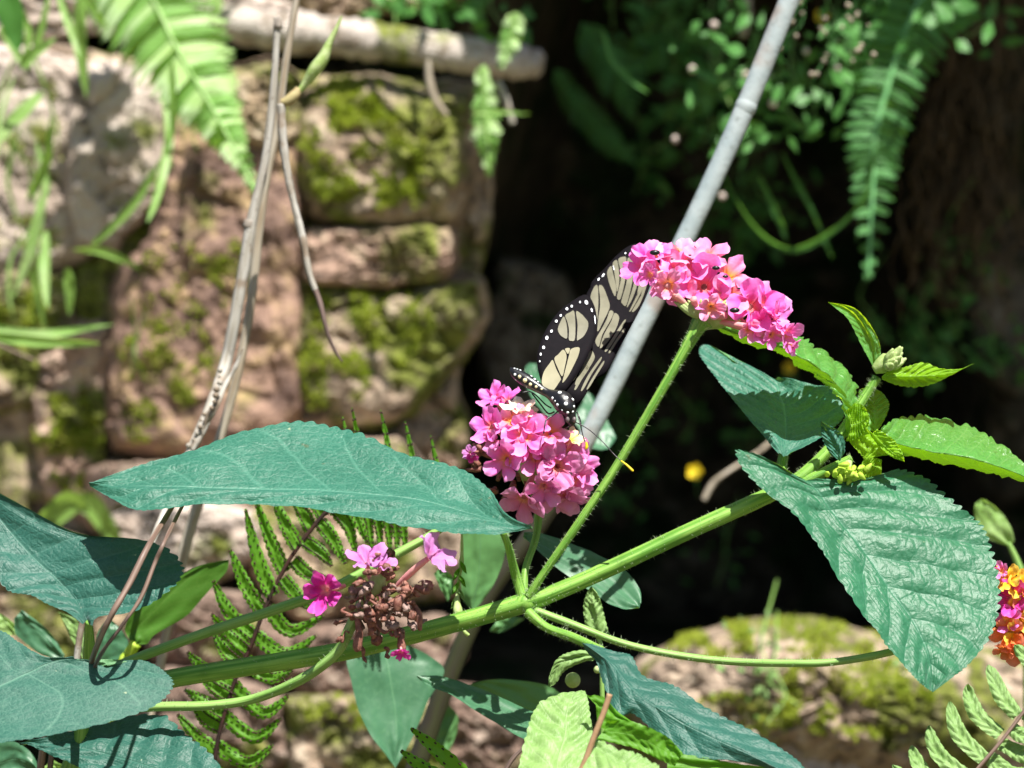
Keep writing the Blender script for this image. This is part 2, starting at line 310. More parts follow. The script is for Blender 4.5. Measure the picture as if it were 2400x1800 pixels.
# ------------------------------------------------------------------ ground and earth bank
mb = MB(); n = 40
for j in range(n + 1):
    for i in range(n + 1):
        x = (i / n * 2 - 1); y = (j / n * 2 - 1); X = 60 * x * abs(x); Y = 60 * y * abs(y)
        mb.vert((X, Y, .012 * noise.noise(Vector((X * 2, Y * 2, 0)))))
for j in range(n):
    for i in range(n): a = j * (n + 1) + i; mb.face((a, a + 1, a + n + 2, a + n + 1))
tag(mb.build('ground', EARTH), kind='structure')

def sstep(a, b, x): t = max(0, min(1, (x - a) / (b - a))); return t * t * (3 - 2 * t)
def bankd(x, y):
    rec = sstep(1000, 1250, x + (y - 700) * .25) * (1 - .55 * sstep(2000, 2350, x)) * (1 - sstep(1420, 1620, y))
    d = 1.16 + .42 * rec - .10 * sstep(1450, 2000, y) * (1 - sstep(2600, 3400, y) * .4)
    q = Vector((x * .004, y * .004, 0)); return d + .05 * noise.noise(q) + .02 * noise.noise(q * 4) + .008 * noise.noise(q * 13)
mb = MB(); nx, ny = 190, 170
for j in range(ny + 1):
    for i in range(nx + 1):
        x = -1400 + i / nx * 5200; y = -900 + j / ny * 4400; mb.vert(P(x, y, bankd(x, y)))
for j in range(ny):
    for i in range(nx): a = j * (nx + 1) + i; mb.face((a, a + nx + 1, a + nx + 2, a + 1))
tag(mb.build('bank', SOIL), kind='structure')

BV = []
def facet(v):
    v = v + Vector((noise.noise(v * 2), noise.noise(v * 2 + Vector((5, 5, 5))), 0)) * .5
    d1, p1 = noise.voronoi(v * .7); d2, p2 = noise.voronoi(v * 2.6)
    return .9 * noise.noise(p1[0] * 7.3) + .25 * noise.noise(p2[0] * 9.1) + 1.6 * max(0, .07 - (d1[1] - d1[0])) * 6
def rock(name, poly, cr, d, bulge, mat, label, category='rock', thick=.09, seed=1, amp=.005, group=None, grow=1.05, flat=.4, prof=13., fac=1., n=150, rings=40):
    pts = [cr(*p) for p in poly]; N0 = len(pts); loop = []
    for k in range(n):
        t = k / n * N0; i = int(t); f = t - i; p0, p1, p2, p3 = [pts[(i + q) % N0] for q in (-1, 0, 1, 2)]
        loop.append(tuple(.35 * .5 * (2 * b + (c - a) * f + (2 * a - 5 * b + 4 * c - e) * f * f + (3 * b - a - 3 * c + e) * f ** 3) + .65 * (b + (c - b) * f) for a, b, c, e in zip(p0, p1, p2, p3)))
    loop = [tuple(sum(loop[(k + q) % n][z] * w_ for q, w_ in ((-2, .1), (-1, .2), (0, .4), (1, .2), (2, .1))) for z in (0, 1)) for k in range(n)]
    cx = sum(p[0] for p in loop) / n; cy = sum(p[1] for p in loop) / n; mb = MB(); rows = []
    loop = [(cx + (x - cx) * grow, cy + (y - cy) * grow) for x, y in loop]
    for q in range(rings + 1):
        rr = ((q + .02) / (rings + .02)) ** .8; row = []
        for (x, y) in loop:
            X = cx + (x - cx) * rr; Y = cy + (y - cy) * rr; dd = d - bulge * (1 - rr ** prof) ** flat
            v = Vector((X * .006, Y * .006, seed * 3.1)); dd += amp * (1.3 * noise.noise(v) + .6 * noise.noise(v * 3) + .4 * noise.noise(v * 8) + .28 * noise.noise(v * 22)) * (1 if rr < .95 else .6) + amp * fac * facet(v)
            w_ = (5 * noise.noise(v * 2.3 + Vector((9, 0, 0))) + 3.5 * noise.noise(v * 8)) * 2
            row.append(mb.vert(P(X + w_ * rr, Y + w_ * .8 * rr, dd)))
        rows.append(row)
    for rr, dd in ((1.0, d + thick * .5), (.85, d + thick), (.01, d + thick)):
        rows.append([mb.vert(P(cx + (x - cx) * rr, cy + (y - cy) * rr, dd)) for x, y in loop])
    for q in range(len(rows) - 1):
        for k in range(n): mb.face((rows[q][k], rows[q + 1][k], rows[q + 1][(k + 1) % n], rows[q][(k + 1) % n]))
    mb.face(rows[0])
    BV.append(BVHTree.FromPolygons([v[:] for v in mb.v], mb.f))
    o = mb.build(name, mat); tag(o, label, category, group); o['_i'] = len(BV) - 1
    del o['_i']; return o, BV[-1]
def moss(ro, patches, sz=.0022, mat=MOSS):
    o, bv = ro; mb = MB(); cp = Vector((0, 0, CAMZ))
    for (x, y, rx, ry, n) in patches:
        for _ in range(n):
            a = random.uniform(0, 6.283); q = math.sqrt(random.random()); X = x + rx * q * math.cos(a); Y = y + ry * q * math.sin(a)
            if noise.noise(Vector((X * .017, Y * .017, 5))) + .6 * noise.noise(Vector((X * .06, Y * .06, 2))) < .04: continue
            h = bv.ray_cast(cp, (P(X, Y, 1) - cp).normalized())
            if h[0] is None: continue
            nn = h[1] if h[1].y < 0 else -h[1]
            for _b in range(2):
                u = (nn + Vector([random.gauss(0, .5) for _ in range(3)]) + Vector((0, 0, .35))).normalized(); sd = u.orthogonal().normalized(); sd.rotate(Matrix.Rotation(random.uniform(0, 6.28), 3, u))
                s_ = sz * random.uniform(.5, 1.3); b0 = h[0] - nn * .0003
                i = [mb.vert(b0 - sd * s_ * .3), mb.vert(b0 + sd * s_ * .3), mb.vert(b0 + u * s_ + sd * s_ * .2)]; mb.face(i)
    if mb.f: c = mb.build('moss', mat, o, smooth=False); c['kind'] = 'stuff'

r = rock('wall_core', [(-160, 90), (300, 150), (700, 190), (1040, 210), (1040, 500), (980, 760), (960, 1000), (1000, 1250), (500, 1320), (-160, 1300)], cf, 1.066, .010, RK_MOSS, 'packed earth and moss filling the joints between the wall stones', 'wall core', seed=40, amp=.008, n=220, rings=60)
moss(r, [(540, 560, 560, 460, 3000)])
r = rock('rock', [(-120, 112), (70, 106), (150, 135), (200, 150), (205, 420), (190, 560), (60, 590), (-120, 590)], cf, 1.075, .03, RK_PALE, 'pale stone at the left edge behind the tall grass', amp=.0035, seed=2)
moss(r, [(60, 560, 90, 50, 600), (90, 300, 60, 150, 300)])
r = rock('rock', [(150, 145), (260, 140), (330, 165), (365, 250), (355, 380), (310, 480), (240, 545), (165, 540), (140, 400)], cf, 1.07, .032, RK_PALE, 'rounded pale stone crossed by the fern shaped shadow', amp=.0025, seed=22)
moss(r, [(310, 440, 60, 60, 200)])
r = rock('rock', [(365, 275), (440, 220), (540, 190), (620, 215), (645, 300), (650, 560), (660, 760), (650, 905), (560, 975), (400, 985), (255, 965), (225, 860), (245, 600), (320, 520), (345, 420)], cf, 1.068, .035, RK_SLAB, 'large red brown stone slab with ochre streaks behind the dry stems', seed=33, prof=14., amp=.0035, n=220, rings=70)
moss(r, [(400, 850, 120, 110, 1800), (440, 660, 130, 90, 600), (340, 980, 60, 60, 500), (560, 620, 70, 60, 400)])
r = rock('rock', [(645, 215), (720, 175), (810, 165), (930, 200), (1015, 195), (1030, 300), (1020, 420), (985, 492), (860, 496), (700, 482), (640, 430)], cf, 1.07, .045, RK_MOSS, 'square stone thickly covered in bright moss under the log', seed=4, prof=7.)
moss(r, [(850, 360, 150, 140, 4200), (830, 240, 100, 60, 1300), (900, 440, 120, 60, 1400), (1000, 300, 40, 80, 300)])
r = rock('rock', [(650, 495), (800, 492), (975, 490), (990, 560), (960, 612), (830, 622), (660, 610)], cf, 1.07, .04, RK_PINK, 'low pinkish stone wedged under the moss covered square stone', seed=5)
r = rock('rock', [(640, 600), (760, 615), (860, 625), (1030, 600), (1050, 680), (985, 790), (880, 905), (760, 935), (640, 925), (640, 750)], cf, 1.068, .035, RK_MOSS, 'stone with patchy olive moss and a slanting shadow behind the butterfly', seed=6, prof=7.)
moss(r, [(820, 760, 190, 130, 5200), (750, 900, 120, 60, 900)])
r = rock('rock', [(-120, 590), (90, 575), (150, 600), (160, 720), (90, 880), (-120, 900)], cf, 1.08, .03, RK_MOSS, 'mossy stone at the left edge crossed by grass blades', seed=7)
moss(r, [(30, 680, 90, 100, 2000)])
r = rock('rock', [(80, 760), (150, 700), (235, 700), (235, 880), (230, 1050), (180, 1120), (100, 1080), (70, 900)], cf, 1.075, .03, RK_PINK, 'narrow upright stone with a mossy foot below the leaf shadow', seed=8)
moss(r, [(150, 1050, 90, 130, 3200)])
r = rock('rock', [(-120, 890), (50, 880), (90, 1000), (70, 1160), (-120, 1180)], cf, 1.1, .03, RK_DARK, 'dark brown stone low at the left edge', seed=9)
r = rock('rock', [(210, 1010), (400, 995), (640, 960), (860, 950), (930, 1060), (900, 1180), (600, 1190), (300, 1190), (190, 1130)], cf, 1.055, .035, RK_PINK, 'broad stone beneath the long blue green leaf', seed=10)
moss(r, [(330, 1020, 140, 50, 1800), (680, 1020, 160, 60, 1200)])
r = rock('rock', [(-100, 1170), (120, 1150), (240, 1190), (300, 1240), (290, 1400), (100, 1460), (-100, 1430)], cf, 1.04, .035, RK_TAN, 'tan stone behind the pair of leaves at the left edge', seed=11)
r = rock('rock', [(240, 1110), (430, 1085), (560, 1110), (550, 1200), (430, 1290), (300, 1270), (250, 1200)], cf, 1.03, .03, RK_PALE, 'cream stone right under the tip half of the long leaf', seed=12)
r = rock('rock', [(540, 1110), (700, 1130), (900, 1180), (930, 1260), (800, 1330), (640, 1340), (540, 1240)], cf, 1.03, .03, RK_TAN, 'pale tan stone seen between the fern leaflets', seed=42)
moss(r, [(640, 1160, 120, 60, 500)])
r = rock('rock', [(300, 1290), (430, 1270), (560, 1290), (600, 1380), (480, 1450), (330, 1430)], cf, 1.02, .035, RK_BROWN, 'brown stone behind the upper flower stalk at lower left', seed=43)
r = rock('rock', [(560, 1370), (760, 1340), (950, 1330), (1000, 1420), (900, 1500), (700, 1510), (560, 1470)], cf, 1.01, .035, RK_BROWN, 'reddish brown stone behind the faded flower head', seed=44)
r = rock('rock', [(300, 1460), (450, 1450), (600, 1500), (640, 1640), (500, 1760), (300, 1740)], cf, .99, .04, RK_BROWN, 'brown stone at the bottom behind the spore marked fern', seed=45)
r = rock('rock', [(620, 1520), (780, 1500), (940, 1520), (980, 1660), (860, 1760), (640, 1760)], cf, .98, .04, RK_MOSS, 'stone with dark moss lumps at the bottom left of the smooth leaf', seed=46)
moss(r, [(760, 1590, 90, 60, 2200), (820, 1650, 120, 60, 1500)])
r = rock('rock', [(960, 1480), (1080, 1500), (1160, 1580), (1140, 1760), (970, 1760), (940, 1620)], cf, .99, .04, RK_BROWN, 'grey brown stone at the bottom between the cane and the pale fern', seed=47)
r = rock('rock', [(900, 760), (960, 800), (1010, 900), (1000, 1010), (930, 1060), (830, 1030), (800, 930)], cf, 1.1, .04, RK_PINK, 'small rust coloured stone in the gap left of the pink flower', seed=14)
r = rock('rock', [(1500, 1380), (1620, 1345), (1760, 1340), (1880, 1375), (2010, 1400), (2180, 1395), (2350, 1480), (2350, 1700), (2000, 1780), (1650, 1760), (1400, 1700), (1330, 1560), (1380, 1440)], cf, 1.0, .10, RK_MOSS, 'wide mossy boulder across the lower right corner', seed=15, flat=.8, prof=2.2, amp=.009)
moss(r, [(1850, 1480, 330, 50, 4200), (2010, 1620, 180, 110, 4800), (1740, 1680, 130, 60, 2000), (1650, 1500, 120, 50, 1500)])
r = rock('rock', [(1560, 1600), (1700, 1560), (1850, 1620), (1900, 1750), (1700, 1800), (1500, 1760)], cf, .93, .02, RK_PALE, 'pale stone lying below the mossy boulder at the bottom right', seed=16)
r = rock('rock', [(-200, -120), (500, -140), (560, -20), (640, 20), (560, 62), (400, 70), (250, 75), (80, 90), (-200, 90)], cf, 1.12, .06, RK_PALE, 'pale stone at the top left behind grass blades', seed=17)
r = rock('rock', [(560, -140), (1000, -140), (1020, -10), (880, 22), (720, 45), (620, 40), (540, -10)], cf, 1.14, .05, RK_TAN, 'tan stone above the weathered log', seed=18)
r = rock('rock', [(490, 150), (580, 130), (650, 170), (640, 300), (560, 330), (480, 290)], cf, 1.08, .05, RK_TAN, 'small tan stone tucked below the bright fern tip', seed=19)
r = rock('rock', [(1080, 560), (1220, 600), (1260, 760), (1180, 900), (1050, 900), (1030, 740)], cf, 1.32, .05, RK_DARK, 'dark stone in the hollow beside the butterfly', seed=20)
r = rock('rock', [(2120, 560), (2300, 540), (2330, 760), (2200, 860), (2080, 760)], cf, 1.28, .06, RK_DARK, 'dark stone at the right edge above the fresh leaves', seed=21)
# slab added above the frame, shaped to throw shade into the hollow
mb = MB(); nx, ny = 60, 24; top = []
for lay in (0, 1):
    for j in range(ny + 1):
        for i in range(nx + 1):
            X = .045 + i / nx * 1.3; fr = .905 - .03 * min(1, i / 5) + (.035 if X > .1 else .35 * max(0, X - .0)) + .02 * noise.noise(Vector((X * 9, 3, 1))) + .02 * noise.noise(Vector((X * 30, 3, 1)))
            Y = fr + j / ny * (1.9 - fr); q = Vector((X * 12, Y * 12, lay * 5)); X += min(0, Y - .93) * .9 * max(0, 1 - i / 12)
            Z = CAMZ + (.27 if lay == 0 else .50) + .035 * noise.noise(q) + .012 * noise.noise(q * 3.3) + .02 * (Y - .9)
            mb.vert((X, Y, Z))
def gi(l, j, i): return l * (nx + 1) * (ny + 1) + j * (nx + 1) + i
for j in range(ny):
    for i in range(nx):
        mb.face((gi(0, j, i), gi(0, j + 1, i), gi(0, j + 1, i + 1), gi(0, j, i + 1))); mb.face((gi(1, j, i), gi(1, j, i + 1), gi(1, j + 1, i + 1), gi(1, j + 1, i)))
for i in range(nx): mb.face((gi(0, 0, i), gi(0, 0, i + 1), gi(1, 0, i + 1), gi(1, 0, i))); mb.face((gi(0, ny, i + 1), gi(0, ny, i), gi(1, ny, i), gi(1, ny, i + 1)))
for j in range(ny): mb.face((gi(0, j + 1, 0), gi(0, j, 0), gi(1, j, 0), gi(1, j + 1, 0))); mb.face((gi(0, j, nx), gi(0, j + 1, nx), gi(1, j + 1, nx), gi(1, j, nx)))
tag(mb.build('shade_slab', RK_DARK), 'added unseen rock slab above the frame that shades the hollow in the bank', 'shade slab')
# log
mb = MB(); pts = world_pts([(-150 + 560, 20, 1.06, 40), (600, 65, 1.04, 46), (760, 82, 1.03, 46), (900, 100, 1.03, 45), (1050, 122, 1.03, 44), (1180, 140, 1.03, 44), (1250, 148, 1.03, 38), (1275, 152, 1.03, 20)])
tube(mb, pts, sub=14, seg=22, knob=.25)
lg = thing('log', pts[0][:3], 'weathered pale log lying across the top of the stones', 'log'); mb.build('trunk', LOGM, lg)

# ------------------------------------------------------------------ ferns
def fern_simple(root, rach, halfw, cr, d, n, mat, smat, rr=4, droop=.0, lw=.42, side=1, fwd=.55, gx=0, gy=0, dfun=None):
    pts = []
    for x, y in rach: X, Y = cr(x, y); pts.append((X, Y))
    x0, y0 = pts[0]; q = [(X, Y, (dfun(X, Y) if dfun else d + gx * (X - x0) + gy * (Y - y0)), rr * (1 - .6 * i / len(pts))) for i, (X, Y) in enumerate(pts)]
    mb = MB(); tube(mb, world_pts(q), sub=8, seg=6); mb.build('rachis', smat, root); m2 = len(q) - 1
    for sgn in (-1, 1):
        for k in range(n):
            t = (k + .5 + (.25 if sgn > 0 else 0)) / n; a = cat(q, t * m2); b = cat(q, min(1, t + .02) * m2); c = cat(q, max(0, t - .02) * m2)
            tx, ty = b[0] - c[0], b[1] - c[1]; l = math.hypot(tx, ty) or 1; tx /= l; ty /= l; nx_, ny_ = -ty * sgn, tx * sgn
            hw = cat([(h,) for h in halfw], t * (len(halfw) - 1))[0] * random.uniform(.9, 1.08); wd = l and (math.hypot(pts[-1][0] - pts[0][0], pts[-1][1] - pts[0][1]) / n) * lw
            dx, dy = nx_ + tx * fwd, ny_ + ty * fwd; ex, ey = a[0] + dx * hw, a[1] + dy * hw; mxx, myy = a[0] + dx * hw * .55 - tx * hw * .05, a[1] + dy * hw * .55 - ty * hw * .05
            mb = MB(); dd = a[2]; dr = hw * K * dd
            rows = [(a[0] - tx * wd, a[1] - ty * wd, a[0], a[1], a[0] + tx * wd, a[1] + ty * wd), (mxx - tx * wd, myy - ty * wd, mxx, myy, mxx + tx * wd, myy + ty * wd),
                    (a[0] + dx * hw * .85 - tx * wd * .6, a[1] + dy * hw * .85 - ty * wd * .6, a[0] + dx * hw * .85, a[1] + dy * hw * .85, a[0] + dx * hw * .85 + tx * wd * .6, a[1] + dy * hw * .85 + ty * wd * .6), (ex, ey, ex, ey, ex, ey)]
            tl = random.uniform(.1, .5); leaf(mb, rows, lambda x, y: (x, y), dd, gy=random.uniform(-1, 1) * .00008, nv=3, teeth=6, amp=.12, nu=16, wav=.0004, drow=[(0, 0, 0), (dr * .1 * tl, dr * .1 * tl, dr * .1 * tl), (dr * .4 * tl,) * 3, (dr * .7 * tl,) * 3])
            mb.build('leaflet', mat, root)
ft = thing('fern_frond', P(310, -60, .88), 'bright green out of focus fern frond hanging from the top left', 'fern')
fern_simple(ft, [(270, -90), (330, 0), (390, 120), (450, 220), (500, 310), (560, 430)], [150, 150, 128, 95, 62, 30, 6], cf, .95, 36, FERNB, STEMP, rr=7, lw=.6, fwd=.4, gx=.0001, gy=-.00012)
# frond above the frame that throws its shadow on the pale stone
ft = thing('fern_frond', P(240, 160, 1.02) + SD * .09, 'fern frond arching above the pale stone and shadowing it', 'fern')
OPAQ = simple('fern_leathery', (.04, .14, .04), (.06, .18, .05), rough=.4)
def shadow_frond(root, path, hw, n):
    fr = []
    for i, (x, y) in enumerate(path):
        t = .05 + .14 * i / (len(path) - 1); fr.append(tuple(P(x, y, 1.038) + SD * t) + (.0040,))
    mb = MB(); tube(mb, fr, sub=6, seg=6); mb.build('rachis', STEMP, root); S1 = Vector((1, 0, 0)); m2 = len(fr) - 1
    for sgn in (-1, 1):
        for k in range(n):
            t = (k + .3 + .3 * (sgn > 0)) / n; a = Vector(cat(fr, t * m2)[:3]); b = Vector(cat(fr, min(t + .03, 1) * m2)[:3]); c = Vector(cat(fr, max(t - .03, 0) * m2)[:3]); tg = (b - c).normalized()
            h = cat([(q,) for q in hw], t * (len(hw) - 1))[0]; wd = .0043; dr = (S1 * sgn + tg * .35).normalized(); mb = MB(); ix = []
            for i in range(9):
                f = i / 8; p = a + dr * h * f + tg * -.004 * f * f; ww = wd * (.62 + .38 * math.sin(math.pi * f)) * (1 - f ** 4)
                ix.append([mb.vert(p + tg * ww * j, (f, .5 + j * .5)) for j in (-1, 0, 1)])
            for i in range(8):
                for j in (0, 1): mb.face((ix[i][j], ix[i][j + 1], ix[i + 1][j + 1], ix[i + 1][j]))
            mb.build('leaflet', OPAQ, root)
shadow_frond(ft, [(245, 130), (240, 300), (235, 480), (225, 640), (215, 800), (205, 985)], [.012, .020, .022, .021, .012, .014, .010], 8)
ft = thing('fern_frond', P(2180, -40, 1.12), 'long shaded fern frond hanging at the upper right', 'fern')
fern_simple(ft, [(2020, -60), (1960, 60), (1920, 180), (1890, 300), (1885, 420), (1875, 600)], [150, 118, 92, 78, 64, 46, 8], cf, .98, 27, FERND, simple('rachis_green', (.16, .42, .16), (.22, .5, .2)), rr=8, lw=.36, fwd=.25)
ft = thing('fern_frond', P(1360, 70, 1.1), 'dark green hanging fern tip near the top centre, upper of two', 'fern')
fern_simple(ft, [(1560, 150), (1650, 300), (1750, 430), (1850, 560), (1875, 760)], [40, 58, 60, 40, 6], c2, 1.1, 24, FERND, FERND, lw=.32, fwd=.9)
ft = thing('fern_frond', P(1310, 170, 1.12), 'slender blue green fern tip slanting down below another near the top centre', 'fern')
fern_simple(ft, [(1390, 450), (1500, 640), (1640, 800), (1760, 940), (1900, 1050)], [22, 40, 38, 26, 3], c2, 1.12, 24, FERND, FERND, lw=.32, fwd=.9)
ft = thing('fern_frond', P(1135, 160, 1.0), 'yellow green young fern hanging beside the mossy stone corner', 'fern')
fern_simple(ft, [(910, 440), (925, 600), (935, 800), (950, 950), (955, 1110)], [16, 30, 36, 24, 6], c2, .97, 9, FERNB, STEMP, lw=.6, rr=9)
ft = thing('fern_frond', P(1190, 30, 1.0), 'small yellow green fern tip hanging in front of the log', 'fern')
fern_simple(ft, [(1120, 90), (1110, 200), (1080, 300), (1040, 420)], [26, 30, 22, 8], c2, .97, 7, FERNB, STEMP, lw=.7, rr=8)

# sori-bearing frond, lower left
SORI = simple('sorus_dark', (.02, .012, .01), (.05, .02, .015))
def sori_leaflet(root, pts, w, d, mat=FERN, cr=c7, n=12, tilt=0):
    q = [cr(*p) for p in pts]; mb = MB(); rows = []; ns = 10
    for i in range(ns + 1):
        f = i / ns; a = cat(q, f * (len(q) - 1)); b = cat(q, min(f + .03, 1) * (len(q) - 1)); c = cat(q, max(f - .03, 0) * (len(q) - 1))
        tx, ty = b[0] - c[0], b[1] - c[1]; l = math.hypot(tx, ty) or 1; ww = w * (1 - f ** 2.2 * .85) * (.85 + .15 * math.sin(f * 3)); nx_, ny_ = -ty / l * ww, tx / l * ww
        rows.append((a[0] - nx_, a[1] - ny_, a[0], a[1], a[0] + nx_, a[1] + ny_))
    ph = random.uniform(-.0015, .0015); leaf(mb, rows, lambda x, y: (x, y), d + ph, teeth=n, amp=.22, nv=4, nu=n * 6, bulge=.1, gx=tilt, wav=.0005)
    for k in range(n):
        for sg in (-1, 1):
            f = (k + .5 + random.uniform(-.1, .1)) / n; r = cat(rows, f * ns); e = (r[0], r[1]) if sg < 0 else (r[4], r[5]); X = r[2] + (e[0] - r[2]) * .58; Y = r[3] + (e[1] - r[3]) * .58
            r2 = cat(rows, min(f + .04, 1) * ns); tx, ty = r2[2] - r[2], r2[3] - r[3]; l = math.hypot(tx, ty) or 1; tx /= l; ty /= l; s_ = 4.8 * (1 - f * .4); x0, y0 = rows[0][2:4]
            dd = d + ph + tilt * (X - x0) - .0007; ox, oy = (e[0] - r[2]) / w * .9, (e[1] - r[3]) / w * .9; cpts = []
            for h in range(5):
                an = (h / 4 - .5) * 2.3; cpts.append((X + tx * s_ * math.sin(an) + ox * s_ * (math.cos(an) - .7), Y + ty * s_ * math.sin(an) + oy * s_ * (math.cos(an) - .7), dd, 2.1 if 0 < h < 4 else 1.))
            tube(mb, world_pts(cpts), m=1, sub=1, seg=4)
    mb.build('leaflet', [mat, SORI], root)
ft = thing('fern_frond', P(500, 1800, .64), 'fern frond with rows of dark spore marks behind the faded flower head', 'fern')
rq = [(2330, -160), (2180, -60), (2060, 60), (1870, 320), (1720, 620), (1620, 880), (1520, 1100), (1430, 1400), (1390, 1620), (1380, 1800), (1350, 3000)]
mb = MB(); tube(mb, world_pts([c7(*p) + (.645, 5) for p in rq]), sub=6, seg=6); mb.build('rachis', SORI, ft)
LW = 20
for pts in ([(2190, -30), (2130, -150), (2090, -290)], [(2100, 30), (2020, -110), (1960, -230)], [(2020, 110), (1950, -20), (1880, -140)], [(1930, 230), (1850, 80), (1760, -120)],
            [(1840, 390), (1760, 200), (1650, -90)], [(1770, 540), (1670, 300), (1590, -20)], [(1700, 650), (1590, 470), (1490, 240)], [(1640, 800), (1480, 640), (1380, 440)],
            [(1600, 900), (1490, 800), (1370, 660)], [(1560, 990), (1460, 900), (1375, 760)], [(1510, 1110), (1330, 1020), (1215, 905)], [(1490, 1200), (1380, 1130), (1290, 1040)],
            [(1450, 1310), (1320, 1230), (1195, 1150)], [(1430, 1400), (1320, 1330), (1250, 1220)], [(1400, 1560), (1270, 1450), (1150, 1310)],
            [(2230, -80), (2300, 10), (2380, 200)], [(2160, -30), (2250, 80), (2310, 270)], [(2070, 60), (2160, 180), (2240, 340)], [(1980, 190), (2080, 260), (2150, 350)], [(1900, 310), (2000, 400), (2110, 420)], [(1830, 430), (1930, 550), (2020, 640)],
            [(1740, 620), (1880, 770), (2100, 670)], [(1660, 800), (1850, 920), (2050, 800)], [(1590, 960), (1750, 1070), (1900, 1020)], [(1510, 1120), (1700, 1300), (1870, 1190)], [(1450, 1320), (1650, 1460), (1820, 1340)], [(1400, 1510), (1600, 1620), (1770, 1510)], [(1390, 1680), (1550, 1780), (1700, 1640)]):
    sori_leaflet(ft, pts, LW, .646)
for pts in ([(2330, -160), (2350, -250), (2340, -420)], [(2420, -200), (2420, -300), (2415, -400)], [(2480, -220), (2560, -300), (2575, -350)], [(2270, -150), (2240, -300), (2200, -440)], [(2190, -90), (2150, -300), (2095, -440)]):
    sori_leaflet(ft, pts, 10, .65)
for k in range(5):      # leaflet tips above the long leaf
    x, y0 = [(760, 880), (822, 885), (875, 910), (930, 940), (740, 900)][k]; pp = [(x + 30, y0 + 190), (x + 18, y0 + 90), (x, y0)]
    sori_leaflet(ft, pp, 9, .65, cr=cf, n=8)
for x in (300, 350, 400, 180, 240):
    sori_leaflet(ft, [(x - 40, -80), (x, 80), (x + 18, 270)], 14, .652, cr=c8)
ft = thing('fern_frond', P(1100, 1900, .6), 'pointed fern leaflets with dark spore marks rising at the bottom edge', 'fern')
mb = MB(); tube(mb, world_pts([c8(900, 2500) + (.61, 5), c8(860, 1900) + (.61, 4), c8(830, 1680) + (.61, 3)]), sub=4, seg=6); mb.build('rachis', DRYD, ft)
for pts in ([(850, 1760), (640, 1560), (450, 1400)], [(860, 1860), (560, 1680), (385, 1545)]): sori_leaflet(ft, pts, 22, .6, cr=c8, n=9)

# pale fern with blunt leaflets, lower right
def blunt(root, pts, w, d, cr, mat=PALEF, teeth=12, tilt=0, ql=.0004):
    q = [cr(*p) for p in pts]; mb = MB(); rows = []; ns = 8
    for i in range(ns + 1):
        f = i / ns; a = cat(q, f * (len(q) - 1)); b = cat(q, min(f + .03, 1) * (len(q) - 1)); c = cat(q, max(f - .03, 0) * (len(q) - 1))
        tx, ty = b[0] - c[0], b[1] - c[1]; l = math.hypot(tx, ty) or 1; ww = w * math.sqrt(max(0.02, 1 - f ** 4)) * (.8 + .2 * math.sin(f * 3)); nx_, ny_ = -ty / l * ww, tx / l * ww
        rows.append((a[0] - nx_, a[1] - ny_, a[0], a[1], a[0] + nx_, a[1] + ny_))
    leaf(mb, rows, lambda x, y: (x, y), d + random.uniform(-.001, .001), teeth=teeth, amp=.07, nv=6, nu=teeth * 5, bulge=.25, wav=.0005, quilt=ql, gy=tilt, lat=7)
    mb.build('leaflet', mat, root)
ft = thing('fern_frond', P(2300, 1850, .575), 'pale green fern with blunt leaflets and brown stalk in the lower right corner', 'fern')
mb = MB(); tube(mb, world_pts([c9(*p) + (.572, 4.5) for p in [(1500, 2500), (1780, 1850), (1900, 1680), (2020, 1540), (2100, 1440), (2212, 1290), (2350, 1100)]]), sub=6, seg=8); mb.build('rachis', DRYP, ft)
for pts in ([(2330, 1080), (2260, 980), (2150, 860)], [(2170, 1320), (2060, 1180), (1980, 990)], [(2060, 1440), (1900, 1300), (1840, 1120)], [(1950, 1600), (1790, 1440), (1730, 1230)],
            [(1860, 1740), (1660, 1570), (1595, 1385)], [(1780, 1880), (1560, 1690), (1480, 1515)], [(1700, 2000), (1500, 1800), (1360, 1640)], [(2130, 1410), (2230, 1450), (2380, 1420)], [(2060, 1500), (2200, 1570), (2330, 1560)], [(1990, 1600), (2150, 1700), (2260, 1680)], [(2210, 1300), (2290, 1330), (2400, 1320)]):
    blunt(ft, pts, 20, .574, c9, tilt=-.00005)
ft = thing('fern_frond', P(1380, 1850, .555), 'broad pale fern leaflets with brown stalk at the bottom centre', 'fern')
mb = MB(); tube(mb, world_pts([c8(*p) + (.55, 7) for p in [(1300, 2300), (1450, 1850), (1560, 1659), (1640, 1450), (1700, 1300), (1740, 1180)]]), sub=6, seg=8); mb.build('rachis', simple('stalk_brown', (.28, .15, .08), (.4, .25, .14)), ft)
mb = MB(); leaf(mb, [(1560, 1850, 1440, 1800, 1100, 1800), (1560, 1659, 1400, 1640, 1150, 1640), (1630, 1450, 1450, 1450, 1195, 1450), (1610, 1300, 1460, 1310, 1260, 1270), (1590, 1190, 1500, 1200, 1360, 1200), (1580, 1140, 1540, 1140, 1490, 1150)], c8, .553, gy=-.0001, teeth=20, amp=.04, quilt=.0009, nv=12, lat=9, nu=120); mb.build('leaflet', PALEF, ft)
mb = MB(); leaf(mb, [(1650, 1470, 1640, 1520, 1560, 1659), (1800, 1530, 1800, 1620, 1760, 1750), (1950, 1580, 1950, 1660, 1900, 1780), (2060, 1640, 2060, 1700, 2060, 1760)], c8, .552, gy=-.0001, teeth=14, amp=.08, quilt=.0008, nv=8, lat=8, nu=80); mb.build('leaflet', PALEF, ft)
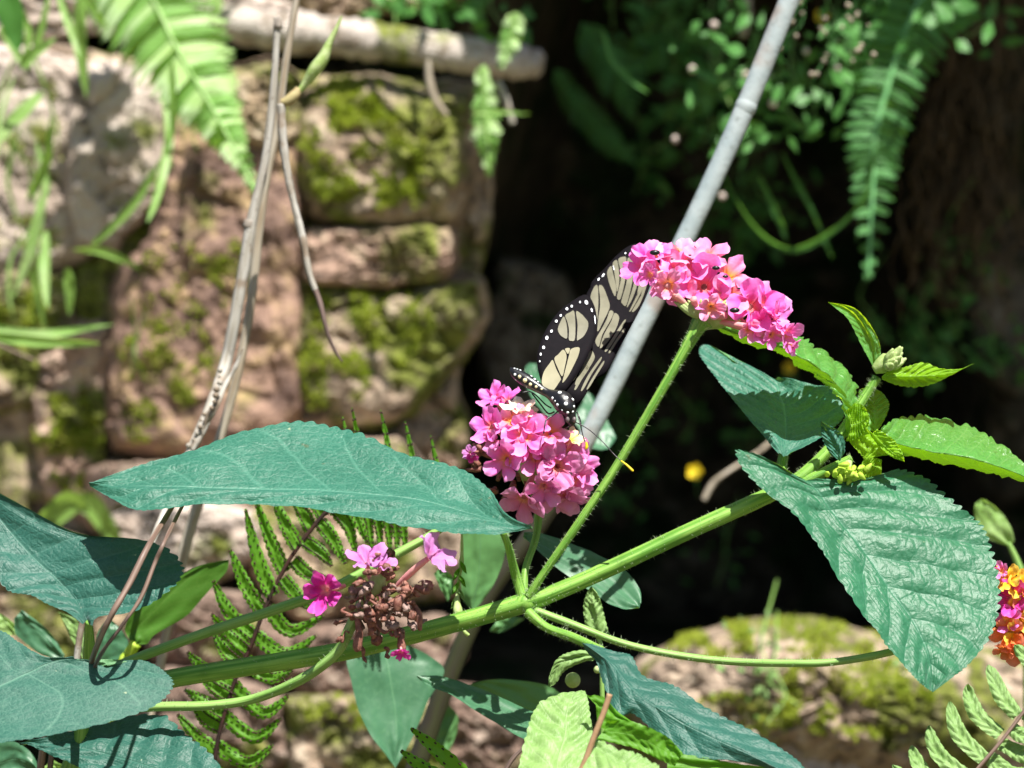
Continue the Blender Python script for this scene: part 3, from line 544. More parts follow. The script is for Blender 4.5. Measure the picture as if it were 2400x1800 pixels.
mb = MB(); leaf(mb, [(1720, 1350, 1700, 1420, 1650, 1470), (1900, 1360, 1900, 1450, 1900, 1530), (2100, 1450, 2080, 1540, 2050, 1600), (2212, 1560, 2190, 1600, 2160, 1650)], c8, .562, teeth=14, amp=.06, quilt=.0004, nv=8, nu=80); mb.build('leaflet', FERN, ft)
mb = MB(); leaf(mb, [(1590, 1190, 1650, 1250, 1660, 1400), (1700, 1200, 1740, 1300, 1700, 1400), (1800, 1300, 1820, 1350, 1850, 1400), (1950, 1400, 1950, 1400, 1950, 1400)], c8, .565, teeth=10, amp=.06, nv=8, nu=60); mb.build('leaflet', FERN, ft)
mb = MB(); leaf(mb, [(-100, 1560, -100, 1640, -100, 1750), (150, 1590, 150, 1660, 150, 1750), (350, 1630, 350, 1680, 350, 1750), (620, 1660, 620, 1690, 620, 1720)], c9, .566, teeth=10, amp=.06, nv=8, nu=60); mb.build('leaflet', FERN, ft)
ft = thing('fern_seedling', P(1400, 1560, .61), 'small crinkled young leaves beside the lower stem fork', 'plant')
mb = MB(); leaf(mb, [(1600, 800, 1660, 800, 1740, 800), (1575, 700, 1640, 700, 1710, 690), (1568, 600, 1620, 600, 1685, 590), (1590, 520, 1620, 530, 1660, 525), (1620, 480, 1620, 480, 1620, 480)], c8, .612, teeth=14, amp=.1, quilt=.0005, nv=7, nu=80, bulge=.2); mb.build('leaf', PALEF, ft)
mb = MB(); leaf(mb, [(1650, 960, 1660, 930, 1640, 895), (1560, 975, 1540, 940, 1510, 900), (1450, 1030, 1430, 980, 1400, 950), (1390, 1110, 1370, 1060, 1345, 1070), (1345, 1135, 1345, 1135, 1345, 1135)], c8, .606, teeth=14, amp=.1, quilt=.0004, nv=7, nu=80, bulge=.2); mb.build('leaf', PALEF, ft)
mb = MB(); tube(mb, world_pts([c8(1700, 1800) + (.612, 6), c8(1690, 1100) + (.612, 6), c8(1690, 900) + (.612, 6), c8(1650, 780) + (.612, 5)]), sub=5); mb.build('stem', STEMP, ft)
mb = MB(); ball(mb, P(*c8(1500, 1090), .615), .0019, 0, 10, 7); ball(mb, P(*c8(1660, 1020), .612), .001, 0); mb.build('bud', BUDG, ft)

# ------------------------------------------------------------------ cane plant with smooth leaves
cp = thing('cane_plant', P(800, 4700, .7), 'tall pale grey cane slanting up behind the butterfly, with smooth oval leaves', 'plant')
pts = world_pts([(700, 4600, .70, 30), (760, 3000, .7, 28), (880, 2100, .70, 26), (975, 1800, .70, 24), (1055, 1580, .70, 22), (1140, 1400, .70, 21), (1288, 1190, .70, 21), (1414, 950, .70, 22), (1518, 735, .70, 23), (1634, 500, .70, 23), (1752, 240, .70, 24), (1862, -30, .70, 24), (1990, -330, .7, 24)])
mb = MB(); tube(mb, pts, sub=10, seg=18, knob=.03, mfun=lambda t: 1 if t < .53 else 0)
tube(mb, world_pts([(1743, 262, .70, 23.8), (1748, 250, .70, 25.6), (1753, 238, .70, 23.8)]), m=0, sub=5, seg=18)
mb.build('stem', [CANE, CANEL], cp)
def sleaf(rows, cr, d, par, mat=SMOOTH, name='leaf', **kw):
    kw.setdefault('nv', 9); kw.setdefault('nu', 40); kw.setdefault('lat', 9); mb = MB(); leaf(mb, rows, cr, d, **kw); return mb.build(name, mat, par)
sleaf([(1175, 160, 1180, 150, 1185, 140), (1250, 235, 1260, 190, 1270, 125), (1400, 370, 1440, 300, 1460, 190), (1560, 470, 1600, 400, 1640, 265), (1720, 580, 1760, 500, 1820, 370), (1840, 628, 1880, 590, 1930, 500), (1925, 620, 1930, 610, 1945, 580)], c8, .635, cp, gy=-.0001)
sleaf([(180, 820, 260, 820, 420, 850), (40, 930, 290, 940, 600, 950), (60, 1090, 320, 1100, 665, 1040), (110, 1280, 350, 1280, 560, 1230), (190, 1450, 355, 1450, 480, 1420), (280, 1570, 350, 1560, 410, 1560), (350, 1665, 350, 1665, 350, 1665)], c8, .668, cp, gy=-.00003, gx=.00003)
sleaf([(1200, 1475, 1230, 1400, 1280, 1300), (1100, 1425, 1120, 1330, 1150, 1250), (950, 1340, 930, 1250, 960, 1170), (800, 1250, 770, 1170, 780, 1100), (680, 1175, 640, 1110, 660, 1065), (570, 1130, 550, 1090, 560, 1055), (488, 1068, 488, 1068, 488, 1068)], c8, .612, cp, gy=-.00013)
sleaf([(830, 1120, 840, 1120, 850, 1110), (900, 1170, 950, 1130, 980, 1085), (1050, 1250, 1100, 1180, 1150, 1092), (1200, 1320, 1250, 1250, 1320, 1120), (1350, 1330, 1380, 1260, 1420, 1180), (1460, 1260, 1460, 1260, 1460, 1260)], c8, .66, cp)
sleaf([(560, 1420, 600, 1400, 700, 1250), (580, 1500, 650, 1480, 755, 1330), (620, 1540, 680, 1500, 745, 1440), (690, 1560, 690, 1560, 690, 1560)], c8, .71, cp)
sleaf([(790, 100, 900, 60, 1090, 100), (770, 250, 900, 240, 1070, 240), (775, 420, 890, 420, 1020, 400), (785, 560, 860, 560, 950, 530), (850, 650, 850, 650, 850, 650)], c8, .665, cp)
sleaf([(960, 770, 1000, 720, 1000, 640), (1030, 780, 1080, 740, 1100, 670), (1120, 740, 1150, 720, 1190, 690)], c8, .715, cp)
sleaf([(600, 400, 620, 380, 650, 360), (640, 490, 670, 450, 720, 420), (690, 580, 710, 540, 730, 520)], c8, .67, cp)
sleaf([(1600, 1240, 1560, 1150, 1500, 1060), (1700, 1255, 1640, 1100, 1560, 960), (1775, 1190, 1720, 1080, 1600, 880), (1770, 1140, 1720, 1050, 1690, 990)], c5, .725, cp, gy=-.0001)
sleaf([(1330, 1050, 1380, 1030, 1430, 1000), (1230, 920, 1300, 890, 1400, 850), (1190, 780, 1240, 770, 1290, 760), (1200, 700, 1230, 690, 1265, 695)], c5, .72, cp, gy=-.00012)
tw = [(810, 900, 850, 840, 890, 860)]
sleaf([(870, 870, 880, 850, 900, 855), (820, 800, 870, 800, 960, 850), (810, 740, 900, 740, 1010, 790), (850, 655, 1000, 640, 1200, 680), (960, 560, 1120, 520, 1300, 570), (1110, 440, 1260, 400, 1400, 460), (1300, 345, 1380, 330, 1470, 380), (1482, 310, 1482, 310, 1482, 310)], c7, .655, cp, mat=leaf_mat('backlit_leaf', (.05, .14, .012), (.06, .17, .015), (.05, .14, .01), (.10, .25, .01), (.1, .2, .03), quilt=.05, trans=.2, hair=False, sheen=0))
mb = MB(); tube(mb, world_pts([c7(880, 850) + (.655, 14), c7(830, 930) + (.656, 13), c7(790, 1010) + (.657, 13), c7(700, 1500) + (.67, 13)]), sub=5); mb.build('petiole', BUDY, cp)
ps = thing('leafy_shoot', P(250, 2200, .68), 'smooth oval leaves half hidden behind the petiole at the left', 'plant')
sleaf([(400, 960, 410, 950, 420, 930), (280, 930, 320, 850, 400, 900), (180, 860, 230, 760, 330, 790), (100, 790, 150, 690, 220, 690), (90, 690, 120, 660, 140, 635)], c7, .67, ps)
sleaf([(540, 950, 545, 940, 550, 920), (480, 850, 510, 830, 550, 800), (430, 760, 460, 730, 500, 700), (380, 650, 380, 650, 380, 650)], c7, .66, ps, mat=PALEF)
sleaf([(600, 980, 650, 980, 790, 960), (620, 870, 700, 860, 830, 850), (640, 770, 700, 760, 780, 760), (700, 690, 705, 690, 710, 690)], c7, .665, ps)
sleaf([(-60, 700, -60, 750, -60, 800), (0, 660, 40, 720, 90, 800), (90, 720, 95, 760, 100, 800)], c7, .68, ps, mat=GRASS)
sleaf([(-50, 1500, -50, 1650, -50, 1760), (100, 1490, 100, 1600, 100, 1760), (230, 1600, 220, 1650, 200, 1760), (260, 1720, 260, 1720, 260, 1760)], c7, .63, ps)
sleaf([(260, 1659, 300, 1640, 330, 1600), (360, 1700, 380, 1660, 420, 1640), (480, 1720, 500, 1700, 520, 1680)], c7, .64, ps, mat=GRASS)
mb = MB(); tube(mb, world_pts([c7(560, 980) + (.67, 6), c7(600, 1400) + (.68, 7), c7(600, 3500) + (.68, 9)]), sub=4); mb.build('stem', STEMP, ps)

# ------------------------------------------------------------------ florets
def floret_mesh(seed, nl=5, cup=.15, tl=1.5, ruffle=.16):
    rnd = random.Random(seed); mb = MB(); seg = 60; rg = 10; ph = [rnd.uniform(-.14, .14) for _ in range(nl)]; ll = [rnd.uniform(.78, 1.15) for _ in range(nl)]; ll[0] *= 1.15; rows = []
    for i in range(rg + 1):
        f = i / rg; row = []
        for j in range(seg):
            a = 2 * math.pi * j / seg; k = a / (2 * math.pi) * nl; li = int(k) % nl; fr = k - int(k)
            lob = math.sin(math.pi * fr); edge = (.44 + .60 * (lob ** .45) * ll[li]) * (1 - .07 * math.exp(-((fr - .5) / .09) ** 2)) * (1 + .03 * noise.noise(Vector((math.cos(a) * 3, math.sin(a) * 3, seed * 2.)))); r = .10 + (edge - .10) * f
            z = -.18 * (1 - f) ** 2 * 2 + (cup + ph[li]) * f * f * 1.1 + ruffle * 1.35 * noise.noise(Vector((math.cos(a) * 2.6 * (.3 + f), math.sin(a) * 2.6 * (.3 + f), seed * 1.7))) * f + .10 * f * f * math.cos(2 * math.pi * fr) * -1 + .16 * f ** 3 * noise.noise(Vector((math.cos(a) * 5, math.sin(a) * 5, seed)))
            aa = a + .12 * noise.noise(Vector((f * 2, a, seed))); row.append(mb.vert((r * math.cos(aa), r * math.sin(aa), z), (f * (.4 + .6 * lob), fr)))
        rows.append(row)
    for i in range(rg):
        for j in range(seg): mb.face((rows[i][j], rows[i][(j + 1) % seg], rows[i + 1][(j + 1) % seg], rows[i + 1][j]), 0)
    bx, by = rnd.uniform(-.3, .3), rnd.uniform(-.3, .3); prev = None
    for i in range(9):
        f = i / 8; rr = .11 + .05 * math.sin(f * 3) - .02 * f; ring = [mb.vert((bx * f * f + rr * math.cos(2 * math.pi * j / 10), by * f * f + rr * math.sin(2 * math.pi * j / 10), -.34 - tl * f), (.1, 0)) for j in range(10)]
        if prev:
            for j in range(10): mb.face((prev[j], ring[j], ring[(j + 1) % 10], prev[(j + 1) % 10]), 1)
        else:
            for j in range(10): mb.face((rows[0][j * 6], ring[j], ring[(j + 1) % 10], rows[0][(j * 6 + 6) % 60]), 1)
        prev = ring
    mb.face(prev, 1); return mb
FMESH = {}
def floret(par, x, y, d, r, n, kind='pink', seed=0, nl=None, tl=1.5, cup=.12, spin=None, tubem=None, ruffle=.16, name='floret'):
    mb = floret_mesh(seed, nl or (5 if seed % 3 else 4), cup, tl, ruffle); nn = Vector(n).normalized(); M = nn.to_track_quat('Z', 'Y').to_matrix() @ Matrix.Rotation(spin if spin is not None else random.uniform(0, 6.28), 3, 'Z')
    s_ = r * K * d; p0 = P(x, y, d); mb.v = [p0 + M @ (v * s_) for v in mb.v]
    return mb.build(name, [PET[kind], tubem or TUBEM], par)

# ------------------------------------------------------------------ main lantana
ln = thing('lantana_plant', P(200, 5200, .62), 'lantana with the long blue green leaf, hairy green stem and two pink flower heads', 'flowering plant')
def stem(par, pts, mat=STEM, hair=0, name='stem', rib=.11, ln_=.0012, sub=8, seg=12, mats=None):
    mb = MB(); w_ = world_pts(pts); tube(mb, w_, sub=sub, seg=seg, rib=rib, knob=.05)
    if hair: hairs(mb, w_, int(hair * 1.6), ln_ * .95, 1, r=.00005)
    return mb.build(name, [mat, HAIR], par)
F = lambda x, y, d, r: cf(x, y) + (d, r)
stem(ln, [(150, 5200, .62, 28), (60, 3400, .62, 26), (130, 2000, .62, 24), F(250, 1500, .615, 21), F(360, 1468, .608, 20), F(600, 1430, .604, 20), F(750, 1405, .602, 20), F(900, 1368, .601, 20), F(1040, 1330, .6, 20), F(1140, 1300, .6, 21.5), F(1210, 1275, .6, 18), F(1330, 1222, .601, 17), F(1500, 1142, .602, 17), F(1660, 1070, .603, 16.5), F(1730, 1030, .604, 14), F(1800, 960, .606, 12), F(1860, 870, .608, 11), F(1895, 815, .609, 10)], hair=900)
stem(ln, [F(1640, 1080, .604, 13), F(1720, 1050, .603, 12), F(1800, 1010, .603, 10), F(1840, 990, .603, 9)], hair=60)
nd = MB(); ball(nd, P(*cf(1135, 1303), .5995), .00215, 0, 12, 8, (1.35, .9, .95)); nd.build('node', STEM, ln)
pedA = [F(1142, 1290, .599, 11), F(1170, 1245, .598, 8.5), F(1240, 1145, .597, 9), F(1330, 1010, .597, 9.5), F(1420, 860, .597, 10), F(1480, 755, .598, 12), F(1508, 705, .599, 18), F(1520, 690, .599, 24)]
stem(ln, pedA, hair=340, name='stalk')
stem(ln, [F(1130, 1295, .6, 12), F(1112, 1235, .6, 10), F(1098, 1180, .591, 9), F(1086, 1150, .578, 8)], hair=80, name='petiole')
stem(ln, [F(1133, 1290, .603, 9), F(1135, 1230, .606, 8), F(1160, 1150, .612, 8), F(1165, 1050, .614, 10)], hair=40, name='stalk')
stem(ln, [F(1155, 1318, .599, 9), F(1240, 1350, .597, 8.5), F(1340, 1388, .596, 8), F(1450, 1413, .594, 8), F(1580, 1429, .592, 8), F(1720, 1433, .59, 8), F(1810, 1429, .589, 8), F(1925, 1408, .588, 8), F(2000, 1380, .59, 8)], hair=220, name='stalk', mat=STEMP)
stem(ln, [F(1140, 1322, .598, 12), F(1180, 1355, .595, 10), F(1240, 1378, .592, 10), F(1300, 1405, .588, 9)], hair=120, name='petiole')
stem(ln, [F(180, 1470, .61, 10), F(300, 1420, .61, 10.5), F(450, 1365, .611, 11), F(600, 1315, .612, 11), F(720, 1270, .613, 11), F(860, 1195, .614, 10), F(940, 1150, .615, 9), F(980, 1110, .616, 8)], name='stalk', mat=STEMP, hair=40)
stem(ln, [F(100, 1540, .6, 10), F(330, 1527, .597, 10), F(450, 1524, .595, 10), F(550, 1509, .593, 10), F(650, 1468, .584, 11), F(725, 1412, .579, 11), F(757, 1355, .577, 12), F(790, 1290, .576, 14)], name='stalk', mat=STEMP, hair=120)

def lleaf(rows, cr, d, par, mat=TEAL, teeth=30, amp=.06, **kw):
    kw.setdefault('nv', 14); kw.setdefault('quilt', .0005); kw.setdefault('lat', 9); kw.setdefault('nu', 170); mb = MB(); leaf(mb, rows, cr, d, teeth=teeth, amp=amp, **kw); return mb.build('leaf', mat, par)
# long leaf
lleaf([(1150, 1140, 1150, 1141, 1150, 1142), (1060, 1156, 1095, 1132, 1092, 1112), (985, 1152, 1015, 1106, 1052, 1055), (880, 1137, 915, 1084, 985, 1016), (770, 1114, 805, 1070, 880, 988), (670, 1097, 700, 1062, 775, 938), (560, 1090, 585, 1058, 660, 915), (450, 1092, 470, 1056, 535, 935), (370, 1099, 375, 1054, 420, 975), (300, 1102, 305, 1052, 320, 1000), (240, 1075, 245, 1049, 250, 1022), (192, 1044, 192, 1044, 192, 1044)],
      cf, .572, ln, gy=-.00013, gx=0, quilt=.00035, amp=.035, teeth=44, nv=18, nu=260, wav=.0009)
# right side leaves
lleaf([(700, 1400, 800, 1450, 1000, 1437), (500, 1290, 850, 1500, 1200, 1440), (345, 1262, 900, 1560, 1400, 1375), (440, 1440, 960, 1640, 1600, 1440), (700, 1659, 1050, 1759, 1800, 1620), (900, 1920, 1180, 1930, 1950, 1760), (1100, 2230, 1330, 2150, 2035, 1960), (1250, 2420, 1480, 2350, 2062, 2200), (1360, 2570, 1560, 2500, 2000, 2450), (1480, 2710, 1600, 2640, 1860, 2640), (1560, 2790, 1615, 2760, 1750, 2730), (1620, 2825, 1620, 2825, 1620, 2825)],
      c6, .597, ln, gy=-.00006, gx=.00002, quilt=.00055, teeth=46, amp=.045, nv=20, nu=280, lat=11, fold=.002, mat=leaf_mat('lantana_big_leaf_surface', (.014, .112, .050), (.020, .138, .062), (.10, .26, .09), (.25, .5, .03), (.04, .17, .095), rough=.46, trans=.15, sheen=.1, lat=11, quilt=1.0, fine=1500))
lleaf([(620, 1270, 655, 1300, 700, 1275), (450, 1080, 668, 1160, 900, 1185), (310, 910, 665, 1040, 1045, 1030), (190, 760, 650, 960, 970, 870), (100, 625, 630, 890, 830, 835), (165, 565, 610, 820, 700, 800), (330, 680, 590, 790, 625, 780)], c6, .604, ln, gy=-.00010, fold=.002, teeth=40, amp=.03, quilt=.0003, mat=TEAL)
stem(ln, [c6(650, 1420) + (.606, 12), c6(645, 1350) + (.61, 12), c6(655, 1290) + (.613, 11)], hair=40, name='petiole')
lleaf([(1060, 1200, 1130, 1190, 1210, 1160), (1045, 1040, 1120, 1030, 1215, 1040), (1000, 920, 1070, 920, 1140, 930), (880, 800, 960, 790, 1110, 830), (760, 710, 840, 710, 990, 680), (620, 620, 700, 620, 860, 565), (450, 555, 540, 550, 720, 490), (280, 505, 370, 510, 480, 470), (150, 445, 150, 445, 150, 445)], c6, .606, ln, mat=FRESH, teeth=26, amp=.13, quilt=.0012, drow=[(0, 0, 0), (-.002, 0, .003), (-.003, -.002, .004), (-.002, -.004, .006), (-.001, -.005, .008), (0, -.005, .008), (.002, -.003, .008), (.004, 0, .006), (.005, .005, .005)])
lleaf([(1290, 1110, 1260, 1180, 1290, 1230), (1400, 1058, 1440, 1235, 1440, 1285), (1600, 1042, 1650, 1275, 1650, 1335), (1850, 1095, 1900, 1330, 1900, 1395), (2050, 1215, 2080, 1375, 2080, 1440), (2212, 1355, 2230, 1430, 2230, 1478), (2360, 1500, 2360, 1500, 2360, 1500)], c6, .60, ln, mat=FRESH, teeth=20, amp=.09, quilt=.0012, lat=10, drow=[(0, 0, 0), (.010, -.001, .004), (.014, -.002, .006), (.014, -.002, .007), (.010, -.002, .006), (.005, -.001, .003), (0, 0, 0)])
lleaf([(1225, 705, 1240, 710, 1255, 700), (1170, 600, 1230, 600, 1283, 640), (1120, 500, 1190, 490, 1270, 540), (1060, 400, 1120, 390, 1200, 420), (1000, 345, 1040, 330, 1100, 330), (945, 300, 945, 300, 945, 300)], c6, .609, ln, mat=FRESH, teeth=12, amp=.05, quilt=.0003, nu=90, fold=.002)
lleaf([(1290, 800, 1290, 780, 1340, 740), (1390, 838, 1420, 780, 1450, 715), (1500, 852, 1520, 780, 1560, 690), (1620, 830, 1640, 770, 1680, 728), (1740, 775, 1760, 750, 1800, 730), (1885, 698, 1885, 698, 1885, 698)], c6, .607, ln, mat=FRESH, teeth=14, amp=.10, quilt=.0007, nu=90, fold=-.002)
lleaf([(1205, 1120, 1250, 1150, 1290, 1100), (1170, 1020, 1250, 1050, 1325, 1020), (1140, 930, 1240, 960, 1335, 950), (1150, 865, 1240, 880, 1290, 885), (1220, 855, 1235, 858, 1250, 862)], c6, .611, ln, mat=FRESH, teeth=18, amp=.07, quilt=.0008, nu=100)
lleaf([(960, 1290, 1020, 1330, 1050, 1270), (910, 1200, 990, 1220, 1045, 1180), (897, 1120, 940, 1140, 990, 1120), (893, 1070, 893, 1070, 893, 1070)], c6, .600, ln, mat=TEAL, teeth=10, amp=.08, quilt=.0004, nu=70)
lleaf([(1170, 1100, 1230, 1150, 1260, 1120), (1270, 1230, 1310, 1230, 1370, 1190), (1350, 1300, 1380, 1290, 1420, 1270), (1440, 1335, 1440, 1335, 1440, 1335)], c6, .598, ln, mat=FRESH, teeth=10, amp=.1, quilt=.0005, nu=70)
lleaf([(1060, 1180, 1120, 1160, 1160, 1100), (1160, 1290, 1220, 1230, 1250, 1160), (1200, 1310, 1320, 1290, 1400, 1250), (1450, 1260, 1460, 1260, 1460, 1250)], c6, .604, ln, mat=FRESH, teeth=10, amp=.1, quilt=.0005, nu=70)
lleaf([(1120, 1420, 1160, 1350, 1180, 1310), (1200, 1440, 1240, 1360, 1250, 1310), (1290, 1430, 1290, 1370, 1290, 1320)], c6, .602, ln, mat=FRESH, teeth=8, amp=.1, nu=60)
lleaf([(1060, 1200, 1090, 1100, 1060, 1000), (1140, 1180, 1150, 1080, 1130, 950), (1210, 1100, 1210, 1040, 1190, 990)], c6, .603, ln, mat=FRESH, teeth=12, amp=.1, quilt=.001, nu=70)
# lower right leaf
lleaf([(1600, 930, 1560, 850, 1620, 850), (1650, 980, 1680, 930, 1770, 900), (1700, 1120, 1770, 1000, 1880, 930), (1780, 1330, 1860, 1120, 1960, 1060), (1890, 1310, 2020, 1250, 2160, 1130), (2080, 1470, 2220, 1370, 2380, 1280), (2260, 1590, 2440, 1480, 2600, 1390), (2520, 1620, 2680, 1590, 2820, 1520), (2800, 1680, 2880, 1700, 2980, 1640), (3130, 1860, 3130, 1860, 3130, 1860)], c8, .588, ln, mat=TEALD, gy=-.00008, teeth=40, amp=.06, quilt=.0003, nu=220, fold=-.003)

# hanging head: butterfly's flower
def head(par, pts, name='flower_head'):
    mb = MB(); tube(mb, world_pts(pts), sub=5, seg=12, knob=.1); return mb.build(name, BUDG, par)
h2 = head(ln, [F(1165, 1090, .616, 8), F(1150, 1040, .613, 20), F(1145, 1010, .611, 30), F(1145, 980, .609, 22), F(1145, 960, .608, 5)])
HC = (1238, 1070); RR = 165
def hem(x, y, base=.612):
    dx = (x - HC[0]) / RR; dz = -(y - HC[1]) / RR; m = min(dx * dx + dz * dz, .94); ny = -math.sqrt(1 - m); return (dx, ny, dz + .12), base + ny * RR * K * .6
for (x, y, r, kd, sd, *nn) in [
    (430, 325, 40, 'hot', 11, (-.5, -.6, .6)), (385, 600, 50, 'hot', 2, (-.55, -.75, .3)), (690, 420, 44, 'cream', 3, (-.1, -.35, 1)), (560, 330, 38, 'hot', 31, (-.3, -.5, .7)),
    (780, 480, 36, 'cream', 32, (.2, -.4, .9)), (620, 540, 42, 'orange', 4, (-.3, -.7, .7)), (735, 700, 54, 'pink', 5, (-.1, -1, .25)), (1010, 660, 44, 'orange', 6, (.2, -.8, .5)), (1210, 720, 32, 'yellow', 7, (.5, -.5, .7)), (860, 600, 40, 'pink', 33, (0, -.7, .7)),
    (540, 950, 52, 'pink', 8, (-.5, -.9, -.15)), (1080, 1010, 60, 'dusk', 9, (.15, -1, 0)), (1330, 1010, 48, 'pink', 10, (.8, -.6, .05)), (1200, 860, 46, 'dusk', 34, (.4, -.8, .2)), (850, 930, 46, 'dusk', 35, (0, -1, 0)),
    (1260, 1170, 48, 'dusk', 12, (.6, -.7, -.4)), (720, 1370, 58, 'dusk', 14, (-.25, -.75, -.7)), (1080, 1320, 56, 'dusk', 15, (.15, -.7, -.8)), (1210, 1340, 50, 'dusk', 16, (.4, -.5, -.8)), (930, 1230, 48, 'dusk', 17, (0, -.9, -.5)), (880, 760, 42, 'pink', 36, (0, -.95, .2)),
    (420, 760, 30, 'dusk', 18, (-.6, -.6, .1)), (980, 850, 44, 'pink', 37, (.1, -.95, .1)), (640, 860, 42, 'pink', 38, (-.3, -.9, .1))]:
    X, Y = ch(x, y); n_, d_ = hem(X, Y); floret(h2, X, Y, d_ + (0.002 if sd > 30 else 0), r, nn[0], kd, sd)
mb = MB()
for k in range(9):
    X, Y = ch(random.uniform(200, 330), random.uniform(700, 1000)); p = P(X, Y, .612); tube(mb, [tuple(p) + (.0004,), tuple(p + Vector([random.gauss(0, .0012) for _ in range(3)])) + (.0008,), tuple(p + Vector([random.gauss(0, .002) for _ in range(3)])) + (.0003,)], sub=3, seg=6)
for k in range(14):
    X, Y = ch(random.uniform(400, 860), random.uniform(1080, 1250)); p = P(X, Y, .611); tube(mb, [tuple(p) + (.0005,), tuple(p + Vector([random.gauss(0, .0015) for _ in range(3)])) + (.0008,)], sub=3, seg=6)
mb.build('withered_floret', [BROWN], h2)
X, Y = ch(205, 870); floret(h2, X, Y, .609, 19, (-.4, -.8, .3), 'lilac', 41)
X, Y = ch(235, 920); floret(h2, X, Y, .608, 15, (.3, -.8, -.3), 'mag', 42)
# upper right head
h1 = head(ln, [F(1508, 708, .599, 15), F(1522, 692, .6, 26), F(1545, 675, .601, 42), F(1560, 655, .603, 50), F(1570, 635, .604, 30)])
for (x, y, r, kd, nn) in [(1530, 590, 34, 'pink', (-.2, -.5, .8)), (1500, 622, 40, 'hot', (-.6, -.7, .35)), (1560, 640, 44, 'orange', (-.35, -.8, .35)), (1600, 592, 38, 'peach', (-.1, -.6, .8)), (1655, 600, 38, 'orange', (.1, -.6, .8)),
                           (1652, 668, 50, 'hot', (0, -1, .15)), (1600, 630, 38, 'pink', (-.1, -.8, .6)), (1712, 640, 38, 'orange', (.35, -.7, .6)), (1768, 715, 50, 'hot', (.3, -.95, .15)), (1805, 715, 40, 'pink', (.6, -.6, .5)),
                           (1830, 748, 36, 'pink', (.8, -.5, .3)), (1710, 690, 38, 'orange', (.15, -.9, .3)), (1790, 762, 36, 'hot', (.4, -.8, -.1)), (1590, 670, 36, 'orange', (-.3, -.85, .05)), 
                           (1848, 785, 28, 'pink', (.7, -.6, -.3))]:
    floret(h1, x, y, .594 + max(0, (735 - y)) * .00005 + .00003 * abs(x - 1660) * .4, r * 1.42, nn, kd, int(x) % 97, nl=4 + int(x) % 2, ruffle=.09, tubem=TUBEM)
mb = MB()      # side florets still tubular below the rim
for (x, y, x2, y2, r_) in [(1560, 665, 1630, 738, 6), (1580, 690, 1632, 735, 6), (1625, 700, 1640, 742, 6), (1655, 705, 1650, 742, 5), (1700, 740, 1655, 748, 6), (1745, 765, 1670, 752, 6), (1790, 785, 1690, 757, 6), (1835, 785, 1720, 762, 5), (1530, 650, 1600, 715, 6)]:
    tube(mb, world_pts([(x, y, .595, r_ * 1.5), ((x + x2) / 2, (y + y2) / 2 - 1, .597, r_ * 1.1), (x2, y2, .600, r_ * .7)]), sub=4, seg=8)
mb.build('floret_tube', TUBEM, h1)
for (x, y, r, kd, nn) in [(1565, 668, 34, 'peach', (-.4, -.9, -.15)), (1668, 722, 30, 'peach', (.1, -.9, -.35)), (1760, 772, 28, 'peach', (.3, -.9, -.4)), (1812, 788, 28, 'pink', (.5, -.8, -.4)), (1520, 645, 26, 'pink', (-.6, -.8, -.1))]:
    floret(h1, x, y, .594, r * 1.1, nn, kd, int(x) % 83)
mb = MB()
for k in range(12):
    a = -1.2 + 2.4 * k / 11; p = P(*cf(1520, 688), .5985); q_ = p + Vector((math.sin(a) * .0075, -.002, .0035 + .001 * math.cos(a))); tube(mb, [tuple(p) + (.0007,), tuple((p + q_) / 2 + Vector((0, -.0008, -.0004))) + (.0009,), tuple(q_) + (.0002,)], sub=4, seg=6)
mb.build('bract', BUDG, h1)
floret(h1, 1862, 812, .596, 24, (.9, -.3, -.5), 'pink', 55, tl=2.6)
mb = MB()
for x, y, r_ in [(1700, 648, 5), (1678, 628, 7), (1722, 727, 9), (1535, 592, 9), (1732, 676, 3), (1575, 607, 3), (1617, 598, 3)]: ball(mb, P(x, y, .5895), r_ * .00009, 0, 8, 6, (1.5, 1, .8))
tag(mb.build('beetle', BLACK), 'tiny black beetles dotted over the upper pink flower head', 'beetle', kind='stuff')

# buds at shoot tip
bd = head(ln, [c6(1240, 740) + (.608, 10), c6(1290, 710) + (.608, 20), c6(1340, 680) + (.608, 22), c6(1370, 650) + (.608, 10)], 'bud_cluster')
for k in range(26):
    a = random.uniform(-2.2, 1.6); q = random.uniform(.2, 1); x, y = c6(1345 + 60 * q * math.cos(a), 680 + 72 * q * math.sin(a)); b0 = P(*c6(1300, 715), .608); t = P(x, y, .602 + .008 * random.random())
    mb = MB(); dv = t - b0; tube(mb, [tuple(b0 + dv * .3) + (.0005,), tuple(b0 + dv * .7) + (.0010,), tuple(t) + (.0011,), tuple(t + dv.normalized() * .0018 + Vector((0, 0, .0006))) + (.0002,)], sub=4, seg=8); mb.build('bud', BUDG, bd)
bd = head(ln, [c6(1080, 1330) + (.603, 8), c6(1060, 1380) + (.601, 12), c6(1060, 1420) + (.6, 8)], 'bud_cluster')
for k in range(30):
    x, y = c6(random.gauss(1055, 55), random.gauss(1405, 32)); mb = MB(); p = P(x, y, .598 + random.uniform(-.002, .002)); dv = Vector((random.gauss(0, .6), random.gauss(-.5, .5), random.gauss(0, .6))).normalized()
    tube(mb, [tuple(p - dv * .001) + (.0006,), tuple(p) + (.0007,), tuple(p + dv * .0013) + (.0002,)], sub=3, seg=6); mb.build('bud', BUDY, bd)

